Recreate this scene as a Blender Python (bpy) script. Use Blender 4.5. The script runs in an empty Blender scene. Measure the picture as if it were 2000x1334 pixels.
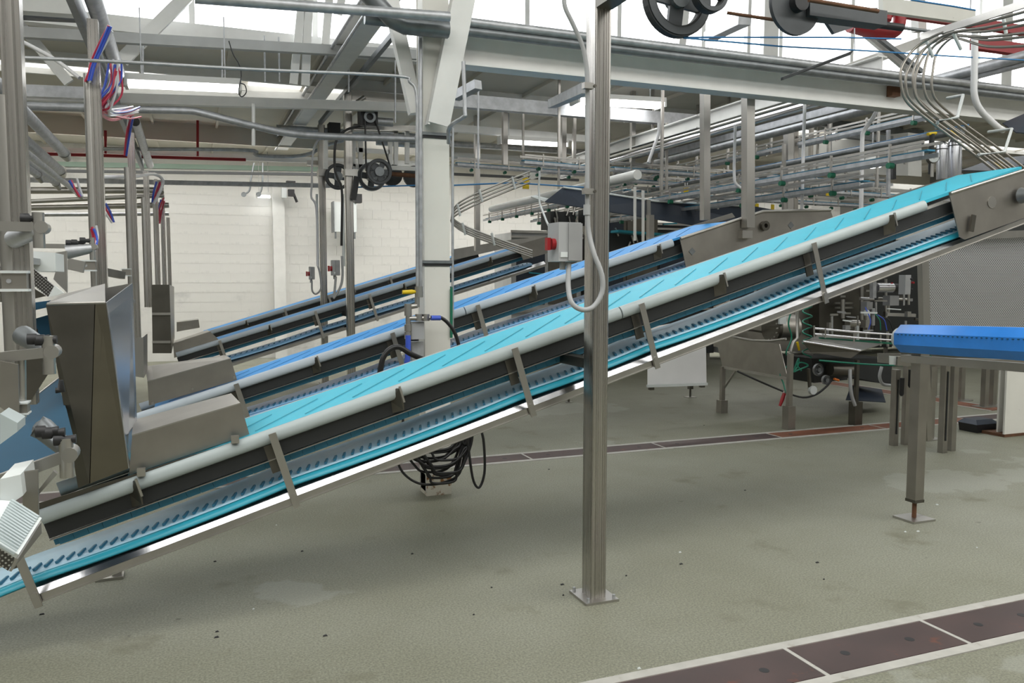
import bpy, math, random
from mathutils import Vector as V, Matrix
random.seed(7)
SC = bpy.context.scene
COL = SC.collection
# ---------------------------------------------------------------- camera
EYE = V((0, 0, 1.65))
FPX, YAW, PITCH, ROLL = 1588.4, 0.376656, 0.074587, 0.0008
FW = V((math.sin(YAW) * math.cos(PITCH), math.cos(YAW) * math.cos(PITCH), -math.sin(PITCH)))
_r = V((math.cos(YAW), -math.sin(YAW), 0)); _u = _r.cross(FW)
RT = _r * math.cos(ROLL) + _u * math.sin(ROLL); UP = _u * math.cos(ROLL) - _r * math.sin(ROLL)
cam = bpy.data.cameras.new('camera'); cam.sensor_width = 36; cam.lens = 36 * FPX / 2000; cam.clip_end = 200
co = bpy.data.objects.new('camera', cam); COL.objects.link(co)
m = Matrix((RT, UP, -FW)).transposed().to_4x4(); m.translation = EYE; co.matrix_world = m
SC.camera = co
# ---------------------------------------------------------------- world, exposure
w = bpy.data.worlds.new('sky'); SC.world = w; w.use_nodes = True
w.node_tree.nodes['Background'].inputs[0].default_value = (0.93, 0.97, 1, 1)
w.node_tree.nodes['Background'].inputs[1].default_value = 0.5
SC.view_settings.view_transform = 'Standard'; SC.view_settings.look = 'None'
SC.view_settings.exposure = 0.14; SC.view_settings.gamma = 1; SC.view_settings.use_curve_mapping = False
GLAZE_E, ROOF_E, LAMP_E, WASH_E = 3.2, 4.0, 8.0, 7.0        # brightness of clerestory panes, roof lights, tubes, added wall strip

def at(x, y, Y):            # point of the place seen at photo pixel x,y on the upright plane at depth Y
    d = FW + RT * ((x - 1000) / FPX) - UP * ((y - 667) / FPX)
    return EYE + d * (Y / d.y)
def atz(x, y, Z):
    d = FW + RT * ((x - 1000) / FPX) - UP * ((y - 667) / FPX)
    return EYE + d * ((Z - EYE.z) / d.z)
def atx(x, y, X):
    d = FW + RT * ((x - 1000) / FPX) - UP * ((y - 667) / FPX)
    return EYE + d * (X / d.x)
# ---------------------------------------------------------------- materials
MATS = {}
def mat(name, col, rough=0.5, metal=0.0, noise=0.0, nscale=8.0, bump=0.0, stretch=None, dirt=None, dscale=2.0, dthr=0.6, spec=0.5, emit=None, estr=0):
    mt = bpy.data.materials.new(name); mt.use_nodes = True; nt = mt.node_tree; N = nt.nodes; L = nt.links
    b = N['Principled BSDF']
    b.inputs['Roughness'].default_value = rough; b.inputs['Metallic'].default_value = metal
    b.inputs['Base Color'].default_value = (*col, 1); b.inputs['Specular IOR Level'].default_value = spec
    if emit:
        b.inputs['Emission Color'].default_value = (*emit, 1); b.inputs['Emission Strength'].default_value = estr
    if noise or bump or dirt:
        tc = N.new('ShaderNodeTexCoord'); mp = N.new('ShaderNodeMapping'); L.new(tc.outputs['Object'], mp.inputs[0])
        if stretch: mp.inputs['Scale'].default_value = stretch
        nz = N.new('ShaderNodeTexNoise'); nz.inputs['Scale'].default_value = nscale; nz.inputs['Detail'].default_value = 5
        L.new(mp.outputs[0], nz.inputs['Vector'])
        last = None
        if noise:
            rp = N.new('ShaderNodeValToRGB'); e = rp.color_ramp.elements
            e[0].position = 0.3; e[1].position = 0.7
            e[0].color = (*[max(0, c * (1 - noise)) for c in col], 1); e[1].color = (*[min(1, c * (1 + noise)) for c in col], 1)
            L.new(nz.outputs['Fac'], rp.inputs[0]); last = rp.outputs[0]
            mr = N.new('ShaderNodeMapRange'); mr.inputs[3].default_value = max(0.05, rough - 0.12 * min(1, noise * 4)); mr.inputs[4].default_value = min(1, rough + 0.12 * min(1, noise * 4))
            L.new(nz.outputs['Fac'], mr.inputs[0]); L.new(mr.outputs[0], b.inputs['Roughness'])
        if dirt:
            n2 = N.new('ShaderNodeTexNoise'); n2.inputs['Scale'].default_value = dscale; n2.inputs['Detail'].default_value = 8; n2.inputs['Roughness'].default_value = 0.65
            L.new(tc.outputs['Object'], n2.inputs['Vector'])
            r2 = N.new('ShaderNodeValToRGB'); r2.color_ramp.elements[0].position = dthr; r2.color_ramp.elements[1].position = dthr + 0.08
            L.new(n2.outputs['Fac'], r2.inputs[0])
            mx = N.new('ShaderNodeMixRGB'); mx.inputs[1].default_value = (*col, 1); mx.inputs[2].default_value = (*dirt, 1)
            if last: L.new(last, mx.inputs[1])
            L.new(r2.outputs[0], mx.inputs[0]); last = mx.outputs[0]
        if last: L.new(last, b.inputs['Base Color'])
        if bump:
            bp = N.new('ShaderNodeBump'); bp.inputs['Strength'].default_value = bump; bp.inputs['Distance'].default_value = 0.01
            L.new(nz.outputs['Fac'], bp.inputs['Height']); L.new(bp.outputs[0], b.inputs['Normal'])
    MATS[name] = mt; return mt
mat('steel', (0.47, 0.455, 0.43), 0.36, 1.0, 0.08, 6, stretch=(1, 1, .15))
mat('steel_warm', (0.355, 0.335, 0.305), 0.42, 1.0, 0.10, 5, 0.02)
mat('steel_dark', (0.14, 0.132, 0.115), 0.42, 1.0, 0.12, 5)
mat('steel_brown_lit', (0.185, 0.17, 0.13), 0.40, 1.0, 0.10, 5)  # lit copy of the dark steel: light on the folded facet in colour
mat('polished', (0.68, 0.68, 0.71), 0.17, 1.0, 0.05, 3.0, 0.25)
mat('bright_sheet', (0.86, 0.86, 0.87), 0.42, 0.55, 0.03, 3)
mat('satin', (0.52, 0.53, 0.56), 0.26, 1.0, 0.05, 3, 0.04)
mat('galv', (0.48, 0.49, 0.51), 0.5, 0.8, 0.18, 14)
mat('galv_dark', (0.22, 0.235, 0.245), 0.45, 0.7, 0.15, 14)
mat('steel_post', (0.45, 0.43, 0.405), 0.28, 1.0, 0.22, 3.5, stretch=(30, 30, .12))
mat('gunmetal', (0.07, 0.075, 0.08), 0.45, 0.4, 0.1, 6)
mat('white_paint', (0.80, 0.80, 0.78), 0.45, 0, 0.04, 6, 0.03)
mat('wall_grey', (0.22, 0.22, 0.21), 0.7, 0, 0.05, 2)
mat('rust_chip', (0.70, 0.67, 0.58), 0.6, 0, 0.06, 6, 0.05, dirt=(0.26, 0.12, 0.04), dscale=14, dthr=0.5)
mat('white_chip', (0.78, 0.77, 0.72), 0.5, 0, 0.04, 3, 0.03, dirt=(0.12, 0.07, 0.04), dscale=22, dthr=0.70)
mat('grey_paint', (0.50, 0.51, 0.51), 0.5, 0, 0.08, 5)
mat('rail_plastic', (0.45, 0.51, 0.52), 0.42, 0, 0.03, 5)
mat('rail_blue', (0.50, 0.57, 0.64), 0.42, 0, 0.03, 5)
mat('belt_cyan', (0.050, 0.50, 0.67), 0.55, 0, 0.04, 5)
mat('belt_azure', (0.045, 0.35, 0.82), 0.55, 0, 0.04, 5)
mat('cleat_cyan', (0.04, 0.36, 0.48), 0.4)
mat('cleat_azure', (0.04, 0.26, 0.58), 0.4)
mat('return_blue_lit', (0.46, 0.70, 0.86), 0.34, 0, 0.10, 3)  # return run of the cyan belt, lightened so front light sits in its colour
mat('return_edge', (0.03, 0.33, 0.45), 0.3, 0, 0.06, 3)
mat('return_azure_lit', (0.30, 0.56, 0.86), 0.34, 0, 0.10, 3)  # same lightening for light on the azure return runs
mat('slat_blue', (0.045, 0.23, 0.37), 0.5)
mat('flight_blue', (0.03, 0.17, 0.28), 0.45)
mat('black', (0.018, 0.018, 0.02), 0.5)
mat('rubber', (0.015, 0.015, 0.016), 0.35)
mat('dark_frame', (0.020, 0.022, 0.023), 0.55)
mat('machine_grey', (0.33, 0.335, 0.34), 0.5, 0.2, 0.06, 8)
mat('red', (0.34, 0.012, 0.018), 0.4)
mat('red_tube', (0.62, 0.05, 0.10), 0.35)
mat('blue_tube', (0.06, 0.12, 0.62), 0.35)
mat('white_tube', (0.78, 0.78, 0.80), 0.35)
mat('blue_cord', (0.04, 0.22, 0.5), 0.5)
mat('yellow', (0.78, 0.55, 0.01), 0.5)
mat('green', (0.01, 0.16, 0.09), 0.45)
mat('green_hose', (0.01, 0.22, 0.14), 0.3)
mat('green_pale', (0.38, 0.52, 0.45), 0.6)
mat('plastic_white', (0.70, 0.74, 0.74), 0.35)
mat('plastic_grey', (0.40, 0.41, 0.42), 0.55)
mat('roller_blue', (0.04, 0.27, 0.85), 0.3, 0, 0.08, 6, dirt=(0.10, 0.30, 0.75), dscale=30, dthr=0.66)
mat('trough_blue', (0.012, 0.075, 0.14), 0.7, 0, 0.1, 4)
mat('panel_navy', (0.025, 0.035, 0.055), 0.45, 0.1, 0.15, 2)
mat('deck', (0.70, 0.665, 0.59), 0.8, 0, 0.06, 1.5)
mat('rust', (0.13, 0.06, 0.03), 0.8, 0, 0.3, 12)
mat('orange', (0.8, 0.2, 0.03), 0.4)
mat('curb', (0.44, 0.43, 0.40), 0.8, 0, 0.08, 12, 0.1, dirt=(0.35, 0.33, 0.29), dscale=9, dthr=0.6)
mat('drain_plate', (0.075, 0.050, 0.048), 0.5, 0.2, 0.25, 3.5, 0.05, dirt=(0.16, 0.06, 0.04), dscale=5, dthr=0.62)
mat('drain_rust', (0.20, 0.075, 0.04), 0.55, 0.1, 0.35, 3.0, 0.05)
mat('drain_void', (0.20, 0.045, 0.035), 0.8)
mat('lamp_case', (0.7, 0.7, 0.68), 0.4)
mat('glaze', (0.9, 0.92, 0.95), 0.5, emit=(0.96, 0.985, 1.0), estr=GLAZE_E)
mat('rooflight', (0.9, 0.92, 0.95), 0.5, emit=(1.0, 0.99, 0.95), estr=ROOF_E)
mat('added_wall_wash', (0.9, 0.92, 0.95), 0.5, emit=(1.0, 0.985, 0.94), estr=WASH_E)  # glow of the unseen strip added to brighten the back wall
mat('pane_dim', (0.9, 0.9, 0.86), 0.5, emit=(1.0, 0.985, 0.93), estr=1.3)
mat('tube_light', (0.9, 0.92, 0.95), 0.5, emit=(1.0, 1.0, 0.98), estr=LAMP_E)
mat('block_paint', (0.74, 0.735, 0.71), 0.55, 0, 0.03, 2.0, 0.12, dirt=(0.60, 0.60, 0.585), dscale=0.8, dthr=0.55)
mat('mortar', (0.69, 0.685, 0.66), 0.7)

def floor_mat():
    mt = bpy.data.materials.new('floor_resin'); mt.use_nodes = True; nt = mt.node_tree; N = nt.nodes; L = nt.links
    b = N['Principled BSDF']; tc = N.new('ShaderNodeTexCoord')
    def noise(scale, det=6, rough=.6):
        n = N.new('ShaderNodeTexNoise'); n.inputs['Scale'].default_value = scale; n.inputs['Detail'].default_value = det; n.inputs['Roughness'].default_value = rough
        L.new(tc.outputs['Object'], n.inputs['Vector']); return n
    def ramp(src, p0, p1, c0, c1):
        r = N.new('ShaderNodeValToRGB'); r.color_ramp.elements[0].position = p0; r.color_ramp.elements[1].position = p1
        r.color_ramp.elements[0].color = (*c0, 1); r.color_ramp.elements[1].color = (*c1, 1); L.new(src, r.inputs[0]); return r
    def mix(a, bb, f, mode='MIX'):
        x = N.new('ShaderNodeMixRGB'); x.blend_type = mode
        for i, v in ((0, f), (1, a), (2, bb)):
            if isinstance(v, (int, float)): x.inputs[i].default_value = v
            elif isinstance(v, tuple): x.inputs[i].default_value = (*v, 1)
            else: L.new(v, x.inputs[i])
        return x.outputs[0]
    big = noise(0.45); base = ramp(big.outputs['Fac'], .35, .68, (0.205, 0.205, 0.152), (0.262, 0.265, 0.212))
    sp = noise(95, 3, .7); spr = ramp(sp.outputs['Fac'], .40, .62, (0.72, 0.72, 0.72), (1.18, 1.18, 1.16))
    c = mix(base.outputs[0], spr.outputs[0], 1.0, 'MULTIPLY')
    st = noise(1.7, 9, .62); sr = ramp(st.outputs['Fac'], .60, .72, (0, 0, 0), (1, 1, 1))
    c = mix(c, (0.15, 0.145, 0.10), sr.outputs[0])
    sm = noise(7.5, 4, .5); smr = ramp(sm.outputs['Fac'], .72, .76, (0, 0, 0), (.8, .8, .8))
    c = mix(c, (0.10, 0.095, 0.07), smr.outputs[0])
    pt = noise(0.33, 7, .55); pr = ramp(pt.outputs['Fac'], .60, .608, (0, 0, 0), (.35, .35, .35))
    c = mix(c, (0.36, 0.37, 0.33), pr.outputs[0])
    L.new(c, b.inputs['Base Color'])
    rr = N.new('ShaderNodeMapRange'); rr.inputs[3].default_value = .42; rr.inputs[4].default_value = .7; L.new(st.outputs['Fac'], rr.inputs[0]); L.new(rr.outputs[0], b.inputs['Roughness'])
    bp = N.new('ShaderNodeBump'); bp.inputs['Strength'].default_value = .25; bp.inputs['Distance'].default_value = .004
    L.new(sp.outputs['Fac'], bp.inputs['Height']); L.new(bp.outputs[0], b.inputs['Normal'])
    MATS['floor'] = mt
floor_mat()
def dots_mat(name, light, dark, scale, rad=0.3, rot=math.pi / 4, metal=.9, plane='XZ'):
    mt = bpy.data.materials.new(name); mt.use_nodes = True; nt = mt.node_tree; N = nt.nodes; L = nt.links
    b = N['Principled BSDF']; tc = N.new('ShaderNodeTexCoord'); mp = N.new('ShaderNodeMapping')
    L.new(tc.outputs['Object'], mp.inputs[0]); mp.inputs['Scale'].default_value = (scale, scale, scale)
    mp.inputs['Rotation'].default_value = (0, rot, 0) if plane == 'XZ' else (0, 0, rot)
    vm = N.new('ShaderNodeVectorMath'); vm.operation = 'FRACTION'; L.new(mp.outputs[0], vm.inputs[0])
    vs = N.new('ShaderNodeVectorMath'); vs.operation = 'SUBTRACT'; vs.inputs[1].default_value = (.5, .5, .5); L.new(vm.outputs[0], vs.inputs[0])
    vk = N.new('ShaderNodeVectorMath'); vk.operation = 'MULTIPLY'; vk.inputs[1].default_value = (1, 0, 1) if plane == 'XZ' else (1, 1, 0); L.new(vs.outputs[0], vk.inputs[0])
    ln = N.new('ShaderNodeVectorMath'); ln.operation = 'LENGTH'; L.new(vk.outputs[0], ln.inputs[0])
    lt = N.new('ShaderNodeMath'); lt.operation = 'LESS_THAN'; lt.inputs[1].default_value = rad; L.new(ln.outputs['Value'], lt.inputs[0])
    mx = N.new('ShaderNodeMixRGB'); mx.inputs[1].default_value = (*light, 1); mx.inputs[2].default_value = (*dark, 1); L.new(lt.outputs[0], mx.inputs[0])
    L.new(mx.outputs[0], b.inputs['Base Color']); b.inputs['Metallic'].default_value = metal; b.inputs['Roughness'].default_value = .4
    MATS[name] = mt
dots_mat('perforated', (0.72, 0.72, 0.74), (0.05, 0.05, 0.055), 58, .27)
dots_mat('dimple', (0.12, 0.115, 0.11), (0.65, 0.65, 0.64), 105, .25)

# ---------------------------------------------------------------- mesh builder
class MB:
    def __init__(s): s.v = []; s.f = []; s.sm = []
    def add(s, vs, fs, smooth=False):
        o = len(s.v); s.v += [tuple(v) for v in vs]
        for f in fs: s.f.append(tuple(i + o for i in f)); s.sm.append(smooth)
        return s
    def hexa(s, p):      # 8 corners: bottom 4 ccw, top 4
        return s.add(p, [(3, 2, 1, 0), (4, 5, 6, 7), (0, 1, 5, 4), (1, 2, 6, 5), (2, 3, 7, 6), (3, 0, 4, 7)])
    def box(s, lo, hi):
        x0, y0, z0 = lo; x1, y1, z1 = hi
        return s.hexa([(x0, y0, z0), (x1, y0, z0), (x1, y1, z0), (x0, y1, z0), (x0, y0, z1), (x1, y0, z1), (x1, y1, z1), (x0, y1, z1)])
    def cbox(s, c, d):
        return s.box([c[i] - d[i] / 2 for i in range(3)], [c[i] + d[i] / 2 for i in range(3)])
    def axes(s, p0, p1, up=None):
        d = (V(p1) - V(p0)).normalized()
        up = V(up) if up is not None else (V((0, 0, 1)) if abs(d.z) < .95 else V((0, 1, 0)))
        a = d.cross(up).normalized(); b = a.cross(d).normalized(); return d, a, b
    def bar(s, p0, p1, w, h, up=None, off=(0, 0)):
        p0 = V(p0); p1 = V(p1); d, a, b = s.axes(p0, p1, up)
        q = [a * (off[0] + sx * w / 2) + b * (off[1] + sy * h / 2) for sx, sy in ((-1, -1), (1, -1), (1, 1), (-1, 1))]
        return s.add([p0 + k for k in q] + [p1 + k for k in q], [(0, 1, 2, 3), (7, 6, 5, 4), (0, 4, 5, 1), (1, 5, 6, 2), (2, 6, 7, 3), (3, 7, 4, 0)])
    def profile(s, p0, p1, poly, up=None, smooth=False):   # polygon (a,b) swept p0->p1
        p0 = V(p0); p1 = V(p1); d, a, b = s.axes(p0, p1, up); n = len(poly)
        vs = [p0 + a * x + b * y for x, y in poly] + [p1 + a * x + b * y for x, y in poly]
        fs = [(i, i + n, (i + 1) % n + n, (i + 1) % n) for i in range(n)]
        s.add(vs, fs, smooth); return s.add(vs, [tuple(range(n)), tuple(range(2 * n - 1, n - 1, -1))])
    def ibeam(s, p0, p1, w, h, tf, tw, up=None):
        s.bar(p0, p1, w, tf, up, (0, h / 2 - tf / 2)); s.bar(p0, p1, w, tf, up, (0, -h / 2 + tf / 2)); return s.bar(p0, p1, tw, h - 2 * tf, up)
    def channel(s, p0, p1, w, h, t, up=None, side=1):
        s.bar(p0, p1, w, t, up, (0, h / 2 - t / 2)); s.bar(p0, p1, w, t, up, (0, -h / 2 + t / 2)); return s.bar(p0, p1, t, h - 2 * t, up, (side * (w / 2 - t / 2), 0))
    def angle(s, p0, p1, w, t, up=None):
        s.bar(p0, p1, w, t, up, (0, -w / 2)); return s.bar(p0, p1, t, w, up, (w / 2, t / 2))
    def tube(s, pts, r, n=8, cap=True):
        pts = [V(p) for p in pts]; rings = []; prev = None
        for i, p in enumerate(pts):
            d = (pts[min(i + 1, len(pts) - 1)] - pts[max(i - 1, 0)])
            if d.length < 1e-7: d = V((0, 0, 1))
            d.normalize()
            if prev is None:
                a = d.cross(V((0, 0, 1)) if abs(d.z) < .9 else V((1, 0, 0))).normalized()
            else:
                a = (prev - d * prev.dot(d)); a = a.normalized() if a.length > 1e-6 else d.orthogonal().normalized()
            prev = a; b = d.cross(a); rr = r[i] if isinstance(r, (list, tuple)) else r
            rings.append([p + (a * math.cos(t) + b * math.sin(t)) * rr for t in [2 * math.pi * k / n for k in range(n)]])
        vs = [q for R in rings for q in R]; fs = []
        for i in range(len(rings) - 1):
            for k in range(n): fs.append((i * n + k, i * n + (k + 1) % n, (i + 1) * n + (k + 1) % n, (i + 1) * n + k))
        s.add(vs, fs, True)
        if cap: s.add(rings[0], [tuple(range(n - 1, -1, -1))]); s.add(rings[-1], [tuple(range(n))])
        return s
    def cyl(s, p0, p1, r, n=14): return s.tube([p0, p1], r, n)
    def ring(s, c, ax, R, r0, t, n=28):     # flat annulus with thickness
        c = V(c); ax = V(ax).normalized(); a = ax.orthogonal().normalized(); b = ax.cross(a); vs = []
        for k in range(n):
            q = a * math.cos(2 * math.pi * k / n) + b * math.sin(2 * math.pi * k / n)
            vs += [c + q * R - ax * t / 2, c + q * R + ax * t / 2, c + q * r0 + ax * t / 2, c + q * r0 - ax * t / 2]
        fs = []
        for k in range(n):
            j = (k + 1) % n
            for e in range(4): fs.append((4 * k + e, 4 * j + e, 4 * j + (e + 1) % 4, 4 * k + (e + 1) % 4))
        return s.add(vs, fs, False)
    def slab(s, pts, t, nrm=None):          # thick sheet from a polygon of points
        pts = [V(p) for p in pts]; n = len(pts)
        if nrm is None: nrm = (pts[1] - pts[0]).cross(pts[2] - pts[0]).normalized()
        o = V(nrm) * t; vs = pts + [p + o for p in pts]
        fs = [tuple(range(n - 1, -1, -1)), tuple(range(n, 2 * n))] + [(i, (i + 1) % n, (i + 1) % n + n, i + n) for i in range(n)]
        return s.add(vs, fs)
    def build(s, name, mt, parent=None, origin=None):
        o = V(origin) if origin is not None else (sum((V(v) for v in s.v), V()) / max(1, len(s.v)))
        me = bpy.data.meshes.new(name); base = o
        me.from_pydata([tuple(V(v) - base) for v in s.v], [], s.f)
        me.polygons.foreach_set('use_smooth', s.sm); me.update()
        me.materials.append(MATS[mt])
        ob = bpy.data.objects.new(name, me); COL.objects.link(ob)
        if parent is not None:
            ob.parent = parent; ob.location = o - wloc(parent)
        else: ob.location = o
        return ob
def wloc(o):
    p = V(o.location)
    while o.parent: o = o.parent; p += V(o.location)
    return p
def tag(o, label, cat, group=None, kind=None):
    o['label'] = label; o['category'] = cat
    if group: o['group'] = group
    if kind: o['kind'] = kind
    return o
def thing(name, label, cat, loc=(0, 0, 0), group=None):
    o = bpy.data.objects.new(name, None); o.empty_display_size = .1; COL.objects.link(o); o.location = loc
    return tag(o, label, cat, group)
def struct(o): o['kind'] = 'structure'; return o
def share(name, src, parent, wpos):       # another object with the same mesh
    ob = bpy.data.objects.new(name, src.data); COL.objects.link(ob); ob.parent = parent
    ob.location = V(wpos) - (wloc(parent) if parent else V()); return ob
def arc(c, r, a0, a1, n, ax1, ax2):
    c = V(c); ax1 = V(ax1); ax2 = V(ax2)
    return [c + (ax1 * math.cos(a0 + (a1 - a0) * i / n) + ax2 * math.sin(a0 + (a1 - a0) * i / n)) * r for i in range(n + 1)]
def curve(pts, n=6):       # Catmull-Rom through the points
    pts = [V(p) for p in pts]; P = [pts[0] * 2 - pts[1]] + pts + [pts[-1] * 2 - pts[-2]]; out = []
    for i in range(1, len(P) - 2):
        for k in range(n):
            t = k / n; p0, p1, p2, p3 = P[i - 1:i + 3]
            out.append(((p1 * 2) + (p2 - p0) * t + (p0 * 2 - p1 * 5 + p2 * 4 - p3) * t * t + (p1 * 3 - p0 - p2 * 3 + p3) * t ** 3) * .5)
    return out + [pts[-1]]
SC.cycles.max_bounces = 6; SC.cycles.diffuse_bounces = 3; SC.cycles.glossy_bounces = 3; SC.cycles.caustics_reflective = False; SC.cycles.caustics_refractive = False
SC.cycles.adaptive_threshold = 0.02
SC.cycles.use_light_tree = False
# ================================================================ the building
X0, X1, Y0, Y1 = -9.0, 17.0, -5.0, 18.0
DECK = 4.3; GLZ = 9.6; ROOF = 6.4
fl = struct(MB().box((X0, Y0, -.12), (X1, Y1, 0)).build('floor', 'floor', origin=(0, 0, 0)))
# back wall: painted blocks in running bond, joints recessed
wb = struct(MB().box((X0, Y1, 0), (X1, Y1 + .25, DECK + .5)).build('wall_back', 'mortar', origin=(0, Y1, 0)))
bw, bh = .40, .20
blk = None; cnt = 0; rest = MB(); cells = []
for j in range(0, 22):
    for i in range(-24, 44):
        x = i * bw + (bw / 2 if j % 2 else 0); z = j * bh
        d = (V((x, Y1, z)) - EYE); zc = d.dot(FW); px = 1000 + FPX * d.dot(RT) / zc
        cells.append((0 if (330 < px < 830 and 1.3 < z < 3.8) else 1 if (880 < px < 1075 and 1.5 < z < 3.8) else 2 if 40 < px < 330 and 1.4 < z < 3.6 else 3, x, z))
cells.sort(key=lambda c: c[0])
for k, x, z in cells:
    if x < X0 + .01 or x + bw > X1: continue
    if cnt < 300:
        if blk is None: blk = MB().box((x + .002, Y1 - .006, z + .002), (x + bw - .002, Y1 + .02, z + bh - .002)).build('block', 'block_paint', wb); p0 = wloc(blk) - V((x, 0, z))
        else: share('block', blk, wb, V((x, 0, z)) + p0)
        cnt += 1
    else: rest.box((x + .002, Y1 - .006, z + .002), (x + bw - .002, Y1 + .02, z + bh - .002))
o = rest.build('blockwork', 'block_paint', wb); o['kind'] = 'stuff'
struct(MB().box((X0 - .2, Y0, 0), (X0, Y1, ROOF)).build('wall_left', 'wall_grey'))
struct(MB().box((X1, Y0, 0), (X1 + .2, Y1, ROOF)).build('wall_right', 'wall_grey'))
struct(MB().box((X0, Y0 - .2, 0), (X1, Y0, ROOF)).build('wall_front', 'wall_grey'))
p = at(545, 480, Y1 - .1)
struct(MB().box((p.x - .12, Y1 - .16, 0), (p.x + .12, Y1 - .013, 3.6)).build('trim_1', 'white_paint'))
p = at(1090, 400, Y1 - .1)
struct(MB().box((p.x - .12, Y1 - .16, 0), (p.x + .12, Y1 - .013, 3.6)).build('trim_2', 'white_paint'))
# low roof deck behind the clerestory, high roof over the front bay
cl = struct(MB().box((X0, GLZ + .1, DECK), (X1, Y1 + .25, DECK + .15)).build('ceiling', 'deck'))
for k in range(26):
    x = X0 + .5 + k
    MB().box((x - .02, GLZ + .15, DECK - .05), (x + .02, Y1, DECK)).build('deck_rib', 'deck', cl)
hr = struct(MB().box((X0, Y0, ROOF), (X1, GLZ + .1, ROOF + .15)).build('ceiling', 'white_paint'))
# clerestory: sill beam, panes, mullions
gl = struct(MB().box((X0, GLZ - .02, DECK - .06), (X1, GLZ + .12, DECK + .10)).build('window_1', 'white_paint'))
xs = [X0 + i * 1.3 for i in range(21)]
for i in range(20):
    MB().box((xs[i] + .03, GLZ + .03, DECK + .10), (xs[i + 1] - .03, GLZ + .05, ROOF)).build('pane', 'glaze', gl)
    MB().box((xs[i] - .03, GLZ, DECK + .10), (xs[i] + .03, GLZ + .08, ROOF)).build('mullion', 'white_paint', gl)
# roof lights over the front bay
for k, (ya, yb) in enumerate(((-3.4, -1.2), (.6, 2.8))):
    rl = struct(MB().box((X0, ya - .06, ROOF - .12), (X1, ya, ROOF)).box((X0, yb, ROOF - .12), (X1, yb + .06, ROOF)).build('window_%d' % (k + 2), 'white_paint'))
    for i in range(8):
        xa = X0 + i * 3.25
        MB().box((xa + .05, ya, ROOF - .04), (xa + 3.2, yb, ROOF - .01)).build('pane', 'rooflight', rl)
# roof light strips of the low deck; rear one added to brighten the wall
for k, (ya, yb, gm) in enumerate(((15.1, 16.3, 'added_wall_wash'), (11.0, 11.7, 'pane_dim'))):
    rl = struct(MB().box((X0, ya - .06, DECK - (.30 if k == 0 else .14)), (X1, ya, DECK)).box((X0, yb, DECK - .10), (X1, yb + .05, DECK)).build('window_%d' % (k + 5), 'deck' if k == 0 else 'white_paint'))  # rear strip's front beam deepened to keep the added light out of view
    for i in range(8):
        xa = X0 + i * 3.25
        MB().box((xa + .05, ya, DECK - .03), (xa + 3.2, yb, DECK - .01)).build('pane', gm, rl)
# drain channels let into the floor
def drain(ya, yb, joints, xa, xb, rusty, label):
    t = thing('drain_channel', label, 'drain', ((xa + xb) / 2, ya, 0))
    MB().box((xa, ya - .005, .0), (xb, ya + .05, .006)).build('curb', 'curb', t)
    MB().box((xa, yb - .05, .0), (xb, yb + .005, .006)).build('curb', 'curb', t)
    MB().box((xa, ya + .05, -.004), (xb, yb - .05, .0012)).build('channel_bed', 'drain_void', t)
    js = [xa] + joints + [xb]
    for i in range(len(js) - 1):
        g = .012
        pl = MB().box((js[i] + g, ya + .056, .0), (js[i + 1] - g, yb - .056, .005)).build('cover_plate', 'drain_rust' if i in rusty else 'drain_plate', t)
        for e in (.22, -.22):
            xx = (js[i] + .22) if e > 0 else js[i + 1] - .22
            MB().tube([(xx, (ya + yb) / 2, .0045), (xx, (ya + yb) / 2, .0056)], .022, 12).build('lifting_hole', 'black', pl)
        if i: MB().box((js[i] - .010, ya + .05, .001), (js[i] + .010, yb - .05, .0062)).build('joint_strip', 'curb', t)
drain(2.52, 2.89, [1.01, 2.44, 3.26, 4.0, 5.43], -.9, 8.0, (), 'near brown plated floor drain channel with pale curbs in the foreground')
drain(6.78, 7.13, [-.0, 1.45, 2.9, 4.33, 5.76, 7.2, 8.6], -1.4, 9.9, (5, 6), 'far rust-brown floor drain channel passing under the inclined conveyors')
t = thing('drain_channel', 'brown floor drain running away from us beside the black box at right', 'drain', (9.6, 8.5, 0))
MB().box((9.42, 7.3, 0), (9.46, 12, .006)).box((9.78, 7.3, 0), (9.82, 12, .006)).build('curb', 'curb', t)
for i in range(3): MB().box((9.47, 7.32 + i * 1.55, 0), (9.77, 8.84 + i * 1.55, .005)).build('cover_plate', 'drain_rust', t)

# ================================================================ inclined belt conveyors
A = math.radians(16.6); CA, SA = math.cos(A), math.sin(A)
class Conv:
    def __init__(s, Yn, k): s.Yn = Yn; s.O = V((0, Yn, EYE.z - k * Yn))
    def p(s, a, w, n): return s.O + V((a * CA - n * SA, w, a * SA + n * CA))
    def s_of(s, x, y, w=0):
        v = at(x, y, s.Yn + w) - s.O; return v.x * CA + v.z * SA
    def n_of(s, x, y, w=0):
        v = at(x, y, s.Yn + w) - s.O; return -v.x * SA + v.z * CA
    def blk(s, mb, a0, a1, w0, w1, n0, n1):
        return mb.hexa([s.p(a0, w0, n0), s.p(a1, w0, n0), s.p(a1, w1, n0), s.p(a0, w1, n0), s.p(a0, w0, n1), s.p(a1, w0, n1), s.p(a1, w1, n1), s.p(a0, w1, n1)])
    def prof(s, mb, a0, a1, poly, smooth=True):
        n = len(poly); vs = [s.p(a0, w_, n_) for w_, n_ in poly] + [s.p(a1, w_, n_) for w_, n_ in poly]
        mb.add(vs, [(i, (i + 1) % n, (i + 1) % n + n, i + n) for i in range(n)], smooth)
        return mb.add(vs, [tuple(range(n - 1, -1, -1)), tuple(range(n, 2 * n))])
NORM = V((-SA, 0, CA)); SDIR = V((CA, 0, SA))
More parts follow.
